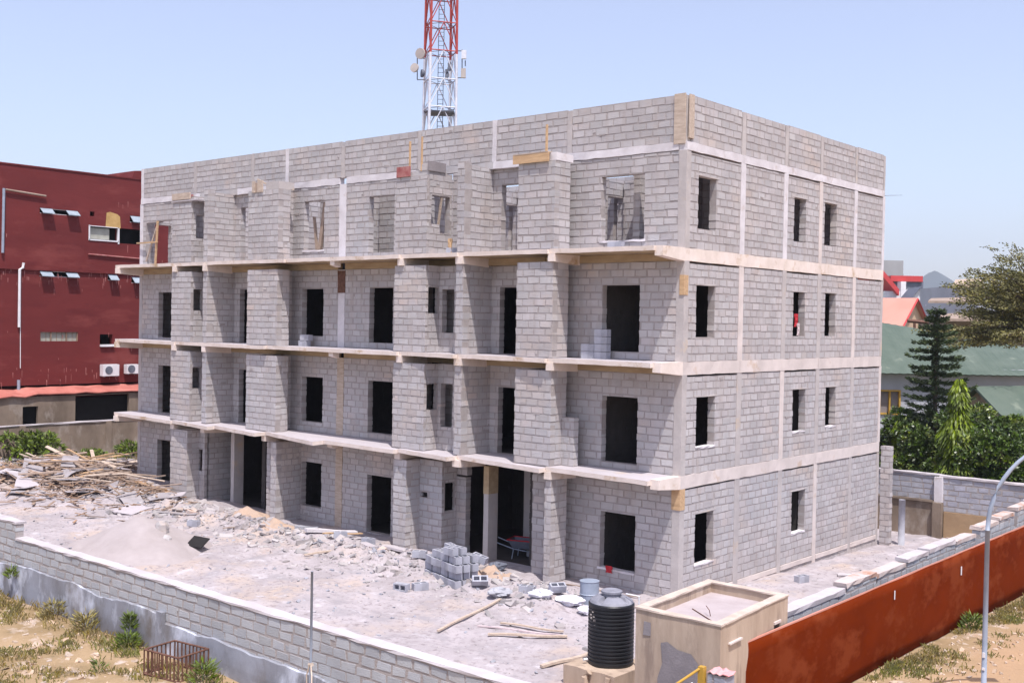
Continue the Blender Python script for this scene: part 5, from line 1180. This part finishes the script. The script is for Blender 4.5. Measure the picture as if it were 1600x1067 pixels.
# ---------------------------------------------------------------- scrap timber heap
G5 = 'weathered boards in the scrap heap'; G6 = 'bent grey sheets in the scrap heap'; G7 = 'scrap poles in the scrap heap'
def heap(x, y): return hgt(x, y)+.28*math.exp(-((x+29.5)/4.5)**2-((y+1.6)/2.6)**2)
for i in range(80):
    x = rnd.gauss(-29.2, 4.3); y = rnd.gauss(-1.6, 1.9)
    if x > -22 and y > -.6: continue
    x = max(-35.8, min(-20.5, x)); y = max(-6.3, min(2.6, y))
    if x > -27.9: y = min(y, -1.6)
    a = rnd.gauss(.5, .7); L_ = rnd.uniform(.7, 2.6); z = heap(x, y)+rnd.uniform(.02, .4); tl_ = rnd.gauss(0, .12)
    d = Vector((math.cos(a)*math.cos(tl_), math.sin(a)*math.cos(tl_), math.sin(tl_))); s_ = Vector((-math.sin(a), math.cos(a), rnd.gauss(0, .2))).normalized(); n_ = d.cross(s_)
    mb = MB(); mb.obox((x, y, z), d*L_/2, s_*rnd.uniform(.04, .1), n_*rnd.uniform(.012, .03), .008)
    tag(mb.build('board', rnd.choice(('woodold', 'woodold', 'woodpale', 'woodold', 'wood'))), 'weathered board lying in the heap of scrap timber', 'board', G5)
for i in range(46):
    x = rnd.gauss(-29.0, 4.2); y = rnd.gauss(-2.4, 1.7)
    x = max(-35.5, min(-21, x)); y = max(-6, min(2.2, y))
    if x > -27.4: y = min(y, -2.2)
    a = rnd.uniform(0, 3.1); w1, w2 = rnd.uniform(.4, .95), rnd.uniform(.25, .5); z = heap(x, y)+.07+rnd.uniform(.0, .30)*math.exp(-((x+29.5)/3.5)**2-((y+1.6)/1.8)**2); tx, ty = rnd.gauss(0, .12), rnd.gauss(0, .12); cv = rnd.uniform(-.03, .12)
    vs = []
    for j in range(5):
        for k in range(5):
            u, v = (j/2-1)*w1, (k/2-1)*w2; vs.append((x+u*math.cos(a)-v*math.sin(a), y+u*math.sin(a)+v*math.cos(a), z+u*tx+v*ty+cv*(1-(u/w1)**2)+rnd.uniform(-.01, .01)))
    mb = MB(); mb.add(vs, [(j*5+k, j*5+k+5, j*5+k+6, j*5+k+1) for j in range(4) for k in range(4)])
    o = mb.build('metal_sheet', rnd.choice(('sheet', 'sheet', 'sheet', 'slabtop'))); s_ = o.modifiers.new('t', 'SOLIDIFY'); s_.thickness = .02
    tag(o, 'bent grey sheet lying in the heap of scrap timber', 'sheet', G6)
for i in range(12):
    x = rnd.gauss(-27.0, 2.6); y = rnd.gauss(-2.8, 1.3); x = max(-34, min(-21, x)); y = max(-6, min(1.5, y))
    if x > -27.4: y = min(y, -2.4)
    a = rnd.gauss(.6, .6); L_ = rnd.uniform(1.2, 3.4); z = heap(x, y)+rnd.uniform(.15, .5); d = Vector((math.cos(a), math.sin(a), 0))*L_/2
    mb = MB(); mb.tube([Vector((x, y, z))-d, Vector((x, y, z+rnd.uniform(-.05, .15))), Vector((x, y, z+rnd.uniform(-.2, .1)))+d], rnd.uniform(.02, .035), 6)
    tag(mb.build('timber_pole', rnd.choice(('woodpale', 'woodold'))), 'crooked timber pole lying across the heap of scrap timber', 'timber', G7)
mb = MB()
for _ in range(1500):
    x = rnd.gauss(-28, 3.6); y = rnd.gauss(-2, 2.2)
    if not (-36.5 < x < -20 and -7 < y < 3) or (x > -27.7 and y > -1.4): continue
    a = rnd.uniform(0, 3.1); d = Vector((math.cos(a), math.sin(a), rnd.gauss(0, .15)))*rnd.uniform(.08, .4); s_ = Vector((-math.sin(a), math.cos(a), 0))*rnd.uniform(.01, .05)
    mb.obox((x, y, heap(x, y)+rnd.uniform(0, .15)), d, s_, (0, 0, .012), .006)
tag(mb.build('wood_scraps', 'woodold'), 'splintered offcuts strewn under the scrap timber heap', 'wood scraps', kind='stuff')

# ---------------------------------------------------------------- haze
mb = MB(); mb.box(-3300, 1600, -1600, 3300, -8, 260); hzo = mb.build('haze', 'white'); tag(hzo, kind='stuff')
hm = bpy.data.materials.new('haze'); hm.use_nodes = True; hn = hm.node_tree.nodes; hn.remove(hn['Principled BSDF'])
pv_ = hn.new('ShaderNodeVolumePrincipled'); pv_.inputs['Color'].default_value = (.80, .86, 1, 1); pv_.inputs['Density'].default_value = .00024; pv_.inputs['Anisotropy'].default_value = .2
hm.node_tree.links.new(pv_.outputs[0], hn['Material Output'].inputs['Volume']); hzo.data.materials.clear(); hzo.data.materials.append(hm)
